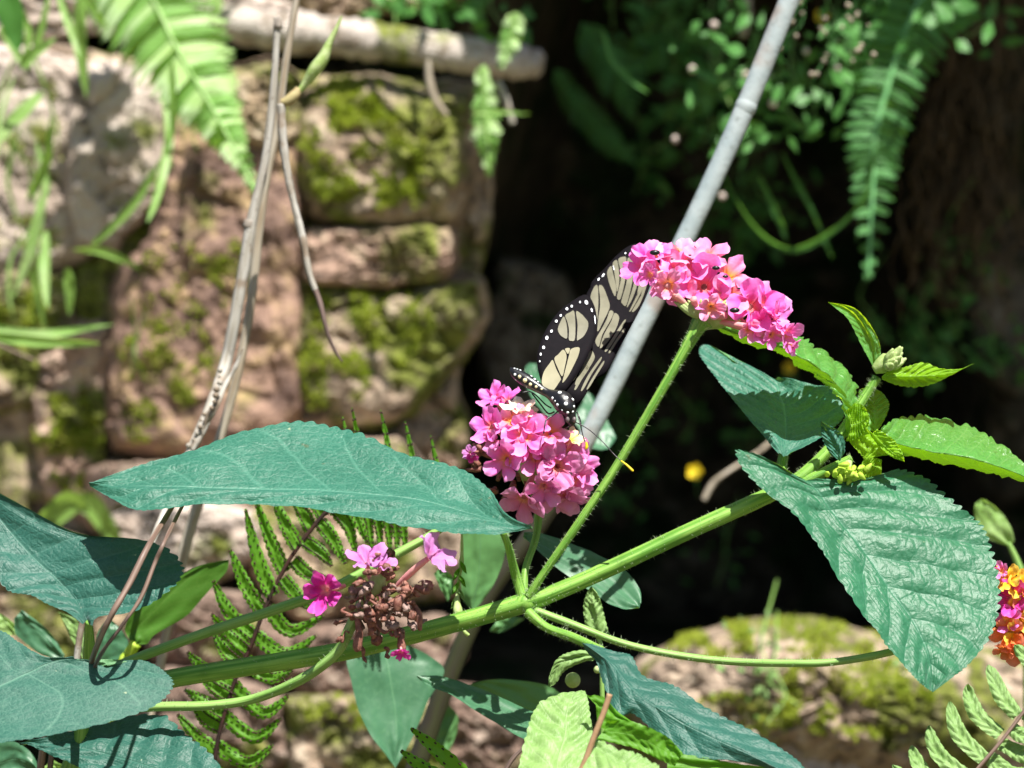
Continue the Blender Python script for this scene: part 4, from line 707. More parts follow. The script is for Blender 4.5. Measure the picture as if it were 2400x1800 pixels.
# faded head
h3 = head(ln, [F(770, 1330, 0.576, 12), F(800, 1280, 0.576, 18), F(820, 1250, 0.575, 20), F(830, 1230, 0.575, 8)], 'faded_flower_head'); h3['label'] = 'faded flower head of brown withered florets with a few pink ones left'
rnd = random.Random(5)
for k in range(85):
    a = rnd.gauss(0, 1); x, y = cf(rnd.gauss(822, 40), rnd.gauss(1300, 42)); x0, y0 = cf(805, 1270)
    p = P(x, y, 0.575 + rnd.gauss(0, .003)); b0 = P(x0, y0, 0.576); dv = (p - b0); dv = dv.normalized() if dv.length > 1e-5 else Vector((0, -1, 0)); dv = (dv + Vector([rnd.gauss(0, .5) for _ in range(3)])).normalized(); L_ = rnd.uniform(.0010, .0030); r_ = rnd.uniform(.0003, .00075)
    mb = MB(); sd = Vector([rnd.gauss(0, .0006) for _ in range(3)]); tube(mb, [tuple(p - dv * L_) + (r_ * .6,), tuple(p + sd) + (r_,), tuple(p + dv * L_ * .5 - sd) + (r_ * .7,), tuple(p + dv * L_ * .8) + (r_ * 1.3,), tuple(p + dv * L_) + (r_ * .3,)], sub=5, seg=8, knob=1.3)
    nb = len(mb.v); ball(mb, p + dv * L_ * .8, r_ * 1.4, 0, 9, 6, (1, .7, .7), ax=dv)
    for q in range(nb, len(mb.v)): v = mb.v[q]; mb.v[q] = v + (v - p) .normalized() * .0011 * noise.noise(v * 1400)
    mb.build('withered_floret', BROWN if k % 3 else BROWN2, h3)
for (x, y, x2, y2) in [(770, 1330, 772, 1395), (850, 1340, 868, 1400), (890, 1300, 905, 1350)]:
    mb = MB(); tube(mb, world_pts([F(x, y, 0.575, 6), F((x + x2) / 2 + 5, (y + y2) / 2, 0.574, 7), F(x2, y2, 0.574, 10), F(x2 + 4, y2 + 12, 0.574, 5)]), sub=5, seg=8, knob=.5); mb.build('withered_floret', BROWN, h3)
x, y = cf(700, 1275); floret(h3, x, y, 0.570, 52, (-.35, -1, 0), 'mag', 61, ruffle=.5, cup=.3)
x, y = cf(790, 1205); floret(h3, x, y, 0.573, 48, (-.1, -.5, .8), 'lilac', 62); x, y = cf(828, 1215); floret(h3, x, y, 0.572, 36, (.3, -.5, .6), 'lilac', 63, tl=1.2)
x, y = cf(940, 1195); floret(h3, x, y, 0.570, 56, (.72, -.38, .55), 'lilac', 64, nl=4, tl=2.3); x, y = cf(866, 1412); floret(h3, x, y, 0.572, 24, (0, -.7, -.7), 'mag', 65)

# ------------------------------------------------------------------ second lantana at left
l2 = thing('lantana_plant', P(100, 5200, .6), 'lantana shoot with dark blue green leaves at the lower left edge', 'flowering plant')
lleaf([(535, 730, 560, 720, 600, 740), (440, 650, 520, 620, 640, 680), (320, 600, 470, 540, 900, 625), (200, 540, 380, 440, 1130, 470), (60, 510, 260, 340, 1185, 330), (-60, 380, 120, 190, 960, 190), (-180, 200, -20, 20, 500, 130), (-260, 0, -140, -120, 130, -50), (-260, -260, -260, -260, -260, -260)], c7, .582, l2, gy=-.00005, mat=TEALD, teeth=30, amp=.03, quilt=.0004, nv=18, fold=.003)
stem(l2, [c7(575, 710) + (.584, 7), c7(578, 850) + (.588, 12), c7(575, 1000) + (.592, 13), c7(560, 1200) + (.60, 14), c7(500, 1800) + (.60, 18), c7(400, 4500) + (.6, 20), c7(300, 11000) + (.6, 24)], name='stem', hair=60)
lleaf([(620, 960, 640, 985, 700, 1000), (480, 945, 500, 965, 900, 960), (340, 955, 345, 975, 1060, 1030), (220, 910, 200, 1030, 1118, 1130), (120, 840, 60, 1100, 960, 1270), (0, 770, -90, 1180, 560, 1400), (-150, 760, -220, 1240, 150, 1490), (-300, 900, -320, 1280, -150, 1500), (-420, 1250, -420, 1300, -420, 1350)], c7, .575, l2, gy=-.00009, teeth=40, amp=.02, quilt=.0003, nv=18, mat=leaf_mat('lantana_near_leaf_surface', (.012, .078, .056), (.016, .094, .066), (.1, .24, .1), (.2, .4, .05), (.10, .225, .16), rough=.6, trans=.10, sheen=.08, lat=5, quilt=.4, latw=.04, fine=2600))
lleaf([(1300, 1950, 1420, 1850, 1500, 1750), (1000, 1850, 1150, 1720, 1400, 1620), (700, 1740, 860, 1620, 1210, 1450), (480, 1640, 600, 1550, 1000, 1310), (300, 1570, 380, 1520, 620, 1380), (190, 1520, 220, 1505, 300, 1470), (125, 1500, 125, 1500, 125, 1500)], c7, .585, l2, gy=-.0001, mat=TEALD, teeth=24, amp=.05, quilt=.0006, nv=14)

# orange flower at right edge
l3 = thing('lantana_plant', P(2420, 4500, .62), 'lantana with orange yellow flower head cut off by the right edge', 'flowering plant')
h4 = head(l3, [c9(2280, 960) + (.612, 12), c9(2280, 800) + (.612, 50), c9(2280, 600) + (.612, 20)])
for (x, y, r, kd, nn) in [(2100, 430, 38, 'gold', (-.5, -.8, .5)), (2130, 560, 46, 'mag', (-.5, -.9, .2)), (2200, 480, 40, 'gold', (0, -.9, .5)), (2110, 690, 34, 'hot', (-.6, -.8, 0)), (2190, 650, 42, 'gold', (-.1, -1, 0)), (2110, 790, 44, 'fire', (-.5, -.8, -.2)), (2200, 790, 44, 'gold', (0, -1, -.2)), (2230, 600, 40, 'fire', (0, -1, .2)), (2060, 380, 24, 'pink', (-.7, -.6, .5)), (2080, 900, 28, 'fire', (-.5, -.6, -.6)), (2180, 900, 36, 'fire', (-.2, -.8, -.6)), (2290, 700, 44, 'gold', (.2, -1, 0)), (2290, 500, 44, 'fire', (.2, -1, .3)), (2290, 850, 44, 'fire', (.2, -1, -.3))]:
    X, Y = c9(x, y); floret(h4, X, Y, .605, r, nn, kd, int(x + y) % 89, tubem=TUBEO)
stem(l3, [c9(2280, 960) + (.612, 10), c9(2330, 1500) + (.616, 12), c9(2300, 9000) + (.62, 16)], name='stalk')
sh = thing('leafy_shoot', P(2400, 2200, .72), 'small blurred green leaf on a thin stalk near the right edge', 'plant')
sleaf([(2130, 230, 2120, 220, 2150, 190), (1960, 160, 2030, 120, 2130, 110), (1900, 40, 1990, 20, 2080, 20), (1890, -40, 1960, -60, 2030, -30), (1930, -80, 1940, -82, 1960, -80)], c9, .72, sh, mat=GRASS)
stem(sh, [c9(2110, 200) + (.72, 6), c9(2170, 330) + (.72, 8), c9(2200, 450) + (.72, 9), c9(2230, 900) + (.72, 9), c9(2250, 5000) + (.72, 10)], name='stem', mat=STEMP)

# ------------------------------------------------------------------ dry stems
def dry(label, pts, mats, knob=.15, cat_='stem', seg=10, mfun=None, scar=None):
    o = thing('dry_stem', P(*pts[-1][:3]), label, cat_, 'dry stems in front of the stone wall'); mb = MB(); tube(mb, world_pts(pts), sub=10, seg=seg, knob=knob, mfun=mfun); mb.build('stalk', mats, o); return o
dA = dry('tall grey dry stem with a snapped top and a peeling lower end', [F(600, 38, .70, 9), F(597, 90, .70, 8), F(590, 200, .70, 9), F(572, 350, .70, 10), F(543, 480, .70, 13), F(525, 590, .70, 14), F(505, 700, .70, 14), F(486, 790, .70, 15), F(455, 880, .69, 14), F(415, 970, .68, 12), F(350, 1120, .66, 9), F(290, 1260, .64, 7), F(150, 1600, .64, 8), F(100, 4500, .64, 10)], [DRYG], .05)
mb = MB()
for k in range(9):
    a = k * .7; p = P(*cf(600 + 5 * math.cos(a), 46), .70 + .0008 * math.sin(a)); tube(mb, [tuple(p + Vector((0, 0, -.002))) + (.0007,), tuple(p) + (.0006,), tuple(p + Vector((random.gauss(0, .0004), random.gauss(0, .0004), random.uniform(.0004, .0018)))) + (.0002,)], sub=2, seg=5)
mb.build('snapped_tip', SCAR, dA); mb = MB(); tube(mb, world_pts([F(541, 476, .70, 14), F(539, 484, .70, 15), F(537, 492, .70, 14)]), m=0, sub=3, seg=10); mb.build('node', SCAR, dA)
mb = MB(); tube(mb, world_pts([F(526, 750, .685, 3), F(510, 790, .685, 5), F(490, 825, .684, 6), F(470, 870, .68, 7), F(440, 920, .68, 8), F(415, 975, .678, 6)]), sub=6, seg=7, knob=.9)
for k in range(14): p = P(*cf(480 - 75 * k / 14 + random.gauss(0, 5), 800 + 190 * k / 14), .678); ball(mb, p, random.uniform(.0004, .001), 0, 6, 4)
mb.build('peeling_bark', DRYG, dA)
dry('pale tan dry stem running just right of the grey one', [F(645, -30, .715, 8), F(630, 60, .715, 8), F(615, 150, .715, 9), F(600, 260, .715, 10), F(575, 380, .715, 12), F(560, 480, .715, 12), F(548, 600, .715, 11), F(535, 700, .715, 11), F(510, 820, .715, 11), F(480, 930, .715, 11), F(440, 1050, .715, 13), F(400, 1180, .715, 14), F(375, 1300, .715, 11), F(345, 1450, .715, 11), F(320, 1700, .715, 12), F(300, 3800, .715, 14)], [DRY], .08)
dC = dry('thin crooked twig hanging from the green bud, white above and dark below', [F(608, 225, .69, 9), F(610, 290, .69, 10), F(622, 380, .69, 9), F(640, 460, .69, 9), F(655, 520, .69, 9), F(668, 590, .69, 8), F(690, 650, .69, 7), F(708, 720, .69, 5), F(725, 760, .69, 4), F(740, 782, .69, 1.5)], [DRYG, DRYD], .22, mfun=lambda t: 1 if t > .62 else 0)
bp = thing('bud_shoot', P(*cf(615, 215), .69), 'green leaf bud pointing up from the side of the dry stem', 'bud')
mb = MB(); tube(mb, world_pts([F(608, 222, .69, 9), F(622, 218, .69, 13), F(637, 205, .69, 13), F(645, 190, .69, 7)]), sub=6, seg=12); mb.build('bud_scale', simple('bud_scale', (.25, .16, .08), (.4, .34, .16)), bp)
mb = MB(); tube(mb, world_pts([F(640, 205, .69, 5), F(660, 180, .69, 9), F(680, 150, .689, 14), F(698, 125, .689, 13), F(710, 95, .689, 8), F(725, 65, .689, 5), F(738, 36, .689, 2)]), sub=8, seg=10, rib=.1); mb.build('leaf', BUDG, bp)
dry('mauve twig leaning in front of the left lantana leaf', [F(392, 1060, .60, 5), F(360, 1115, .585, 6), F(320, 1180, .57, 7), F(280, 1260, .565, 8), F(240, 1330, .563, 7), F(208, 1400, .57, 7), F(160, 1540, .6, 8), F(85, 1680, .62, 9), F(0, 3000, .62, 10), F(0, 5000, .62, 12)], [DRYP], .15)
dry('thin dark twig beside the mauve twig over the left lantana leaf', [F(398, 1085, .6, 4), F(360, 1160, .57, 5), F(335, 1215, .567, 5), F(305, 1290, .565, 5), F(265, 1350, .565, 4), F(212, 1425, .572, 5), F(170, 1540, .6, 6), F(105, 1690, .62, 7), F(40, 3000, .62, 8), F(40, 5000, .62, 10)], [DRYP, DRYD], .15, mfun=lambda t: 1 if t > .4 else 0)
dry('short pale twig stub in the dark gap below the yellow flower', [F(1690, 930, .95, 4), F(1640, 975, .93, 5), F(1570, 1020, .92, 5), F(1540, 1045, .92, 7), F(1520, 1080, .92, 7)], [DRY], .1)
dry('small brown twig lying at the left edge below the grass blades', [F(-40, 725, .9, 3), F(20, 755, .9, 3), F(75, 778, .9, 3)], [DRYP], .1)
dry('pale dead stalk hanging under the log', [F(925, 130, .98, 6), F(928, 175, .98, 9), F(940, 215, .98, 9), F(965, 250, .98, 6)], [DRY], .1)
dry('grey dead stalk hanging at the right of the yellow green fern', [F(1075, 175, .98, 9), F(1090, 210, .98, 9), F(1108, 268, .98, 7)], [DRYG], .1)
dry('tan dead leaf stalk hanging at the top right of centre', [F(1615, -30, 1.02, 12), F(1612, 30, 1.02, 14), F(1605, 80, 1.02, 9)], [DRY], .2)
dry('thin brown twig behind the red stone at the bottom', [c8(1050, 1700) + (.6, 5), c8(1110, 1600) + (.6, 5), c8(1180, 1530) + (.6, 4)], [DRYD], .4)

# pale ragged stalk near the node
rg = thing('fern_stalk', P(*c8(760, 700), .615), 'ragged yellow green fern stalk hanging behind the main stem', 'plant')
mb = MB(); tube(mb, world_pts([c8(780, 100) + (.615, 5), c8(780, 300) + (.615, 5), c8(755, 500) + (.615, 7), c8(755, 640) + (.612, 10), c8(790, 760) + (.61, 5), c8(825, 800) + (.61, 4)]), sub=8, seg=8, knob=.9); mb.build('stalk', BUDG, rg)
for k in range(9):
    x, y = c8(770 - k * 3, 330 + 45 * k); sg = -1 if k % 2 else 1; mb = MB(); leaf(mb, [(x, y - 6, x, y, x, y + 6), (x + sg * 12, y + 6, x + sg * 10, y + 14, x + sg * 8, y + 20), (x + sg * 16, y + 26, x + sg * 16, y + 26, x + sg * 16, y + 26)], lambda a, b: (a, b), .614, nv=3, nu=8); mb.build('leaflet', FERN if k < 4 else PALEF, rg)

# ------------------------------------------------------------------ grass
def blades(label, lst, d=.93, mat=GRASS):
    o = thing('grass_tuft', P(lst[0][0][0][0] * 1.085, lst[0][0][0][1] * 1.085, d), label, 'grass'); 
    for pts, w_ in lst:
        mb = MB(); q = [cf(*p) for p in pts]; rows = []
        for i in range(9):
            f = i / 8; a = cat(q, f * (len(q) - 1)); b = cat(q, min(f + .03, 1) * (len(q) - 1)); c = cat(q, max(f - .03, 0) * (len(q) - 1)); tx, ty = b[0] - c[0], b[1] - c[1]; l = math.hypot(tx, ty) or 1; ww = w_ * (math.sin(math.pi * (.12 + .86 * f)) + .05); rows.append((a[0] + ty / l * ww, a[1] - tx / l * ww, a[0], a[1], a[0] - ty / l * ww, a[1] + tx / l * ww))
        leaf(mb, rows, lambda x, y: (x, y), d + random.uniform(-.02, .02), fold=.001, nv=2, nu=24, gy=random.uniform(-1, 1) * .0001, gx=random.uniform(-1, 1) * .0001); mb.build('blade', mat, o)
blades('grass blades hanging down over the pale stone at the top left', [([(180, -40), (172, 80), (188, 210)], 15), ([(60, 150), (90, 60), (110, -40)], 8), ([(0, 60), (40, 120), (55, 150)], 10), ([(120, -30), (150, 60), (175, 130)], 8), ([(230, 60), (200, 20), (170, -30)], 8), ([(90, 200), (30, 260), (-30, 330)], 16), ([(10, -30), (60, 60), (50, 130)], 9)])
blades('broad dark green blade in the top left corner', [([(-10, -60), (20, 20), (40, 110)], 30)], .9, LEAFY)
blades('short yellow green blade crossing the dark gap at the top left', [([(45, 145), (80, 110), (122, 82)], 13)], .9)
blades('pale grass stalks curving past the shadow on the pale stone', [([(350, 190), (366, 290), (340, 420), (318, 480)], 11), ([(200, 530), (290, 440), (350, 340)], 10), ([(60, 430), (100, 350), (110, 250)], 11), ([(95, 420), (70, 520), (30, 640)], 13), ([(100, 500), (95, 580), (103, 665)], 13), ([(75, 470), (100, 400), (80, 300)], 9), ([(300, 580), (230, 545), (160, 540)], 9), ([(145, 580), (150, 620), (150, 680)], 12), ([(370, 130), (374, 250), (362, 330)], 9)])
blades('two long grass blades lying flat across the left edge', [([(-60, 700), (80, 722), (245, 700)], 11), ([(-60, 718), (80, 738), (215, 742)], 12)], .88)
blades('bright grass leaf above the corner of the left lantana leaf', [([(120, 1130), (180, 1080), (240, 1150), (250, 1190)], 22), ([(90, 1120), (150, 1080), (190, 1110)], 20)], .95)
blades('thin arching grass stems in the dark hollow', [([(1560, 370), (1620, 480), (1720, 540), (1860, 440), (1890, 300)], 6), ([(1640, 380), (1680, 470), (1700, 520)], 7), ([(1840, 300), (1870, 420), (1850, 520)], 5), ([(1690, 330), (1760, 470), (1800, 560)], 5), ([(1300, 60), (1330, 140), (1400, 200)], 6), ([(1480, 130), (1560, 180), (1640, 140)], 9)], 1.0, FERND)
rg_ = random.Random(9); gl = []
for k in range(18):
    x = rg_.choice([rg_.gauss(40, 40), rg_.gauss(340, 40), rg_.gauss(70, 30)]); y = rg_.uniform(60, 700); L_ = rg_.uniform(120, 260); sx = rg_.gauss(0, 40); gl.append(([(x, y), (x + sx, y + L_ * .5), (x + sx * rg_.uniform(-1, 2.2), y + L_)], rg_.uniform(2.5, 5)))
blades('wispy thin grass stalks trailing down the left stones', gl, 1.0)
blades('thin green blades crossing the yellow green hanging fern', [([(1020, 245), (1080, 242), (1145, 246)], 5), ([(1030, 210), (1060, 195), (1085, 180)], 5)], .97)

# ------------------------------------------------------------------ undergrowth in the hollow
GLINTM = simple('glint_pale', (.36, .32, .22), (.42, .36, .28), trans=.2, tcol=(.6, .4, .3))
def under(label, area, n, sz, d, mat=LEAFY, heads=0, seed=0):
    rnd = random.Random(seed); x0, y0, x1, y1 = area; o = thing('creeping_plant', P((x0 + x1) / 2, y0, d + .05), label, 'plant'); mb = MB(); st = MB()
    cxs = [(rnd.uniform(x0, x1), rnd.uniform(y0, y1)) for _ in range(max(4, n // 16))]
    for (a, b) in cxs: tube(st, world_pts([(a + rnd.gauss(0, 60), b - 160, d + .06, 2.5), (a + rnd.gauss(0, 25), b - 60, d + .01, 2.5), (a, b, d, 2), (a + rnd.gauss(0, 40), b + 60, d - .01, 1.5)]), sub=4, seg=5)
    for _ in range(n):
        a, b = rnd.choice(cxs); x = rnd.gauss(a, 42); y = rnd.gauss(b, 42); an = rnd.uniform(0, 6.28); L_ = sz * rnd.uniform(.5, 1.4); w_ = L_ * rnd.uniform(.15, .30); ca, sa = math.cos(an), math.sin(an)
        leaf(mb, [(x, y, x, y, x, y), (x + ca * L_ * .4 - sa * w_, y + sa * L_ * .4 + ca * w_, x + ca * L_ * .4, y + sa * L_ * .4, x + ca * L_ * .4 + sa * w_, y + sa * L_ * .4 - ca * w_), (x + ca * L_, y + sa * L_) * 3], lambda p, q: (p, q), d + rnd.gauss(0, .03), gx=rnd.uniform(-1, 1) * .00015, gy=rnd.uniform(-1.5, .5) * .00015, nv=2, nu=6)
    f_ = mb.build('foliage', mat, o); st.build('stem', STEMP, o)['kind'] = 'stuff'
    for k in range(heads):
        hb = MB(); a, b = rnd.choice(cxs); ball(hb, P(rnd.gauss(a, 50), rnd.gauss(b, 50), d - .02), rnd.uniform(.0010, .0018), 0, 7, 5); hb.build('seed_or_glint', simple('seed_or_glint', (.5, .4, .34), (.6, .5, .45)), o)
    return o
under('tangle of small shaded leaves with pale seed heads left of the long fern', (1680, 20, 2030, 330), 230, 42, 1.0, heads=12, seed=1)
under('dim leaves hanging around the pale cane near the top', (1420, -20, 1680, 300), 130, 50, 1.2, seed=2)
under('green leaves at the top right corner above the long fern', (2050, -40, 2330, 130), 110, 52, 1.0, seed=3)
under('small green leaves along the top edge above the log', (900, -40, 1180, 50), 90, 46, 1.05, seed=4)
under('dark leaves in the middle of the hollow', (1500, 250, 1800, 560), 110, 44, 1.3, seed=5)
under('sparse dim leaves on the right side of the hollow', (2050, 450, 2400, 900), 120, 36, 1.2, seed=6)
under('tiny dim leaves low in the hollow below the main stem', (1400, 900, 2100, 1400), 130, 30, 1.35, seed=7)
under('small rounded seedlings growing on the mossy boulder', (1750, 1480, 2150, 1640), 60, 22, .90, mat=PALEF, seed=8)
under('small bright leaves sprouting at the top left corner', (250, -40, 520, 20), 60, 50, 1.0, mat=GRASS, seed=9)
o = thing('glint_stalk', P(1980, -60, .86), 'added thin stalks dotted with pale balls as leaf glints in front of the long fern', 'plant')  # stalks and pale balls added to imitate blurred highlights on leaves
rs = random.Random(12)
for k in range(7):
    x = rs.uniform(1780, 2080); y = -100; pp = []
    for q in range(6): pp.append((x, y, .86 + rs.gauss(0, .008), 1.1)); x += rs.gauss(0, 30); y += rs.uniform(40, 75)
    mb = MB(); tube(mb, world_pts(pp), sub=4, seg=5); mb.build('stem', FERND, o)
    for q in range(5):
        c = cat(pp, rs.uniform(1.2, 5)); mb = MB(); ball(mb, P(c[0] + rs.gauss(0, 10), c[1] + rs.gauss(0, 10), c[2] - .003), rs.uniform(.0005, .0010), 0, 8, 6); mb.build('seed_or_glint', GLINTM, o)
# hanging rootlets on the brown right side of the bank
for k, (xa, lab) in enumerate(((2330, 'mesh of thin brown roots hanging down the bank at the right edge'), (2200, 'wispy dry roots hanging beside the long shaded fern'))):
    o = thing('hanging_roots', P(xa, -100, 1.2), lab, 'roots'); mb = MB()
    for _ in range(110):
        x = random.gauss(xa, 55); y = random.uniform(-150, 600); pp = []
        for q in range(5): pp.append((x, y, 1.17 + random.gauss(0, .01), random.uniform(.8, 2.2))); x += random.gauss(0, 16); y += random.uniform(25, 70)
        tube(mb, world_pts(pp), sub=3, seg=4)
    m_ = mb.build('root', stemuv('root_brown%d' % k, (.10, .07, .035), (.2, .14, .08)), o); m_['kind'] = 'stuff'
# little yellow flowers
for (x, y, d, r_, lab) in ((1628, 1105, 1.02, 18, 'small yellow flower in the dark gap above the main stem'), (1925, 38, 1.05, 16, 'small yellow flower at the top among shaded leaves'), (1850, 862, 1.25, 13, 'dim yellow flower peeking above the arching leaf')):
    o = thing('yellow_flower', P(x, y, d), lab, 'flower'); mb = MB(); p = P(x, y, d); s_ = r_ * K * d
    for k in range(5):
        a = k * 1.2566; u = Vector((math.cos(a), -.15, math.sin(a))); sdv = Vector((-math.sin(a), 0, math.cos(a))); ix = [[mb.vert(p + u * s_ * f + sdv * s_ * w2 * j + Vector((0, -.2 * s_ * f, 0))) for j in (-1, 0, 1)] for f, w2 in ((.1, .1), (.5, .38), (.85, .42), (1.05, .15))]
        for i in range(3):
            for j in (0, 1): mb.face((ix[i][j], ix[i + 1][j], ix[i + 1][j + 1], ix[i][j + 1]))
    mb.build('petal', YEL, o); mb = MB(); ball(mb, p + Vector((0, -.1 * s_, 0)), s_ * .22); mb.build('centre', BUDY, o)
    mb = MB(); tube(mb, world_pts([(x, y, d + .004, 1.5), (x + 4, y + 30, d + .04, 1.5), (x + 8, y + 60, d + .12, 2)]), sub=4, seg=5); mb.build('stem', FERND, o)

# ------------------------------------------------------------------ butterfly
bf = thing('butterfly', P(*c5(1430, 930), .598), 'black butterfly with clear olive wing windows and white dots, feeding on the pink flower', 'butterfly')
def wing(name, outline, cells, spots, dfn, par=bf, off=0., proud=.00022):
    mb = MB()
    def poly(pts, lift, m, smooth=1):
        loop = []; n0 = len(pts); s_ = 5
        for k in range(n0 * s_):
            t = k / s_; i = int(t); f = t - i; p0, p1, p2, p3 = [pts[(i + q) % n0] for q in (-1, 0, 1, 2)]
            loop.append(tuple(.5 * (2 * b + (c - a) * f + (2 * a - 5 * b + 4 * c - e) * f * f + (3 * b - a - 3 * c + e) * f ** 3) for a, b, c, e in zip(p0, p1, p2, p3)))
        cx = sum(p[0] for p in loop) / len(loop); cy = sum(p[1] for p in loop) / len(loop); rows = []
        for rr in (1, .8, .6, .4, .2): rows.append([mb.vert(P(cx + (x - cx) * rr, cy + (y - cy) * rr, dfn(cx + (x - cx) * rr, cy + (y - cy) * rr) + off - lift)) for x, y in loop])
        c = mb.vert(P(cx, cy, dfn(cx, cy) + off - lift)); n1 = len(loop)
        for a in range(4):
            for k in range(n1): mb.face((rows[a][k], rows[a + 1][k], rows[a + 1][(k + 1) % n1], rows[a][(k + 1) % n1]), m)
        for k in range(n1): mb.face((rows[4][k], c, rows[4][(k + 1) % n1]), m)
        return rows[0]
    a = poly(outline, 0, 0); b = poly(outline, -.00015, 0)
    for k in range(len(a)): mb.face((a[k], a[(k + 1) % len(a)], b[(k + 1) % len(a)], b[k]), 0)
    for pts, m in cells:
        qx = sum(p[0] for p in pts) / len(pts); qy = sum(p[1] for p in pts) / len(pts); poly([(qx + (x - qx) * .95 + (1 if x < qx else -1) * .25, qy + (y - qy) * .97) for x, y in pts], proud, m)
    for (x, y, rx, ry, an) in spots:
        ca, sa = math.cos(an), math.sin(an); rx *= .72; ry *= .74; poly([(x + rx * math.cos(t) * ca - ry * math.sin(t) * sa, y + rx * math.cos(t) * sa + ry * math.sin(t) * ca) for t in (0, 1.05, 2.1, 3.14, 4.19, 5.24)], proud * 2, 3)
    return mb, mb.build(name, [WBLK, WOLV, WOLP, WHITE], par)
def C5(l): return [c5(*p) for p in l]
def CB(l): return [cb(*p) for p in l]
def vein(mb_o, lines, dfn): pass
dh = lambda x, y: .597 + (930 - y) * .000075 + (x - 1330) * .00001 - .0012 * math.sin((y - 700) * .02)
df = lambda x, y: .600 + (930 - y) * .000085 + .0012 * math.sin((x - y) * .012)
HO = C5([(1400, 890), (1335, 888), (1300, 830), (1275, 740), (1268, 660), (1280, 590), (1308, 515), (1352, 435), (1420, 350), (1500, 290), (1570, 252), (1610, 268), (1642, 330), (1658, 420), (1652, 520), (1615, 610), (1565, 710), (1505, 800), (1450, 870)])
hu = [CB([(742, 1045), (775, 960), (815, 905), (845, 985), (855, 1080), (850, 1155), (800, 1140), (762, 1105)]), CB([(825, 895), (880, 858), (930, 845), (945, 1000), (938, 1165), (900, 1185), (866, 1165), (868, 1060), (850, 970)]),
      CB([(945, 850), (1000, 872), (1050, 920), (1088, 975), (1080, 1050), (1035, 1130), (975, 1172), (955, 1165), (962, 1000)])]
hl = [C5([(1296, 800), (1312, 745), (1350, 692), (1372, 672), (1395, 730), (1425, 790), (1418, 815), (1370, 878), (1330, 872), (1300, 835)]), C5([(1378, 665), (1405, 635), (1440, 605), (1462, 645), (1450, 720), (1432, 782), (1402, 730)]),
      C5([(1448, 602), (1482, 598), (1470, 635)]), C5([(1490, 600), (1545, 590), (1540, 640), (1505, 715), (1465, 785), (1430, 825), (1440, 775), (1462, 690), (1474, 645)])]
HS = [c5(x, y) + (rx * kk, ry * kk, an) for x, y, rx, ry, an in [(1588, 300, 14, 19, -.4), (1547, 298, 8, 10, 0), (1493, 325, 9, 11, 0), (1462, 342, 11, 12, 0), (1422, 385, 9, 11, .4), (1393, 422, 11, 12, .3), (1362, 487, 10, 13, .3), (1332, 530, 13, 17, .2), (1311, 592, 12, 14, 0), (1292, 636, 8, 12, 0), (1286, 682, 6, 8, 0), (1623, 350, 7, 18, -.25), (1644, 412, 4, 40, -.08)]]
wing('hindwing', HO, [(p, 1) for p in hu] + [(p, 2) for p in hl], HS, dh)
FO = [c5(1370, 890), c5(1400, 760), c5(1500, 560), c5(1560, 380), c5(1590, 245), cb(1130, 560), cb(1120, 530), cb(1200, 440), cb(1270, 370), cb(1400, 230), cb(1520, 135), cb(1630, 98), cb(1730, 125), cb(1770, 220), cb(1800, 380), cb(1785, 530), cb(1720, 700), cb(1640, 860), cb(1550, 1030), cb(1460, 1200), cb(1380, 1350), cb(1290, 1510), c5(1640, 800), c5(1560, 925), c5(1480, 960)]
fc = [CB([(1290, 410), (1338, 342), (1360, 420), (1385, 520), (1400, 600), (1385, 690), (1340, 610), (1305, 510)]), CB([(1352, 318), (1405, 280), (1428, 400), (1432, 520), (1408, 640), (1392, 560), (1372, 430)]), CB([(1415, 270), (1480, 238), (1510, 260), (1505, 400), (1490, 540), (1440, 720), (1398, 700), (1440, 540), (1440, 400)]),
      CB([(1520, 255), (1580, 280), (1590, 420), (1570, 560), (1505, 790), (1455, 770), (1450, 730), (1505, 540), (1518, 400)]), CB([(1600, 300), (1650, 380), (1650, 450), (1625, 580), (1570, 720), (1520, 805), (1512, 790), (1585, 560), (1602, 420)]),
      CB([(1665, 460), (1705, 470), (1690, 600), (1620, 740), (1555, 850), (1535, 850), (1590, 760), (1640, 620)]), CB([(1712, 480), (1742, 510), (1735, 570), (1695, 690), (1640, 800), (1585, 860), (1565, 850), (1640, 730), (1705, 600)]),
      CB([(1148, 575), (1190, 560), (1200, 700), (1195, 850), (1180, 1000), (1165, 990), (1150, 870), (1112, 720), (1108, 670)]), CB([(1198, 562), (1242, 565), (1290, 660), (1328, 780), (1308, 860), (1262, 950), (1185, 1085), (1190, 950), (1212, 800), (1210, 680)]),
      CB([(1330, 838), (1372, 862), (1330, 960), (1240, 1110), (1200, 1245), (1168, 1225), (1160, 1170), (1220, 1065), (1290, 940)]), CB([(1380, 865), (1432, 905), (1420, 985), (1378, 1080), (1300, 1190), (1225, 1262), (1208, 1250), (1250, 1120), (1340, 960)]),
      CB([(1490, 945), (1502, 965), (1400, 1135), (1290, 1292), (1265, 1282), (1390, 1090)]), CB([(1492, 1035), (1490, 1075), (1405, 1195), (1325, 1312), (1308, 1300), (1400, 1150)]),
      CB([(1110, 1285), (1160, 1335), (1150, 1395), (1075, 1510), (960, 1655), (930, 1655), (1010, 1480)]), CB([(1225, 1362), (1232, 1390), (1130, 1540), (1050, 1680), (1010, 1740), (1000, 1720), (1080, 1560)]), CB([(1250, 1410), (1262, 1430), (1180, 1560), (1090, 1700), (1060, 1720), (1110, 1620)]),
      C5([(1600, 690), (1612, 720), (1560, 800), (1520, 865), (1508, 860), (1550, 770)])]
fy = [CB([(1078, 1235), (1085, 1270), (1050, 1360), (985, 1500), (925, 1620), (888, 1605), (950, 1480), (1020, 1340)])]
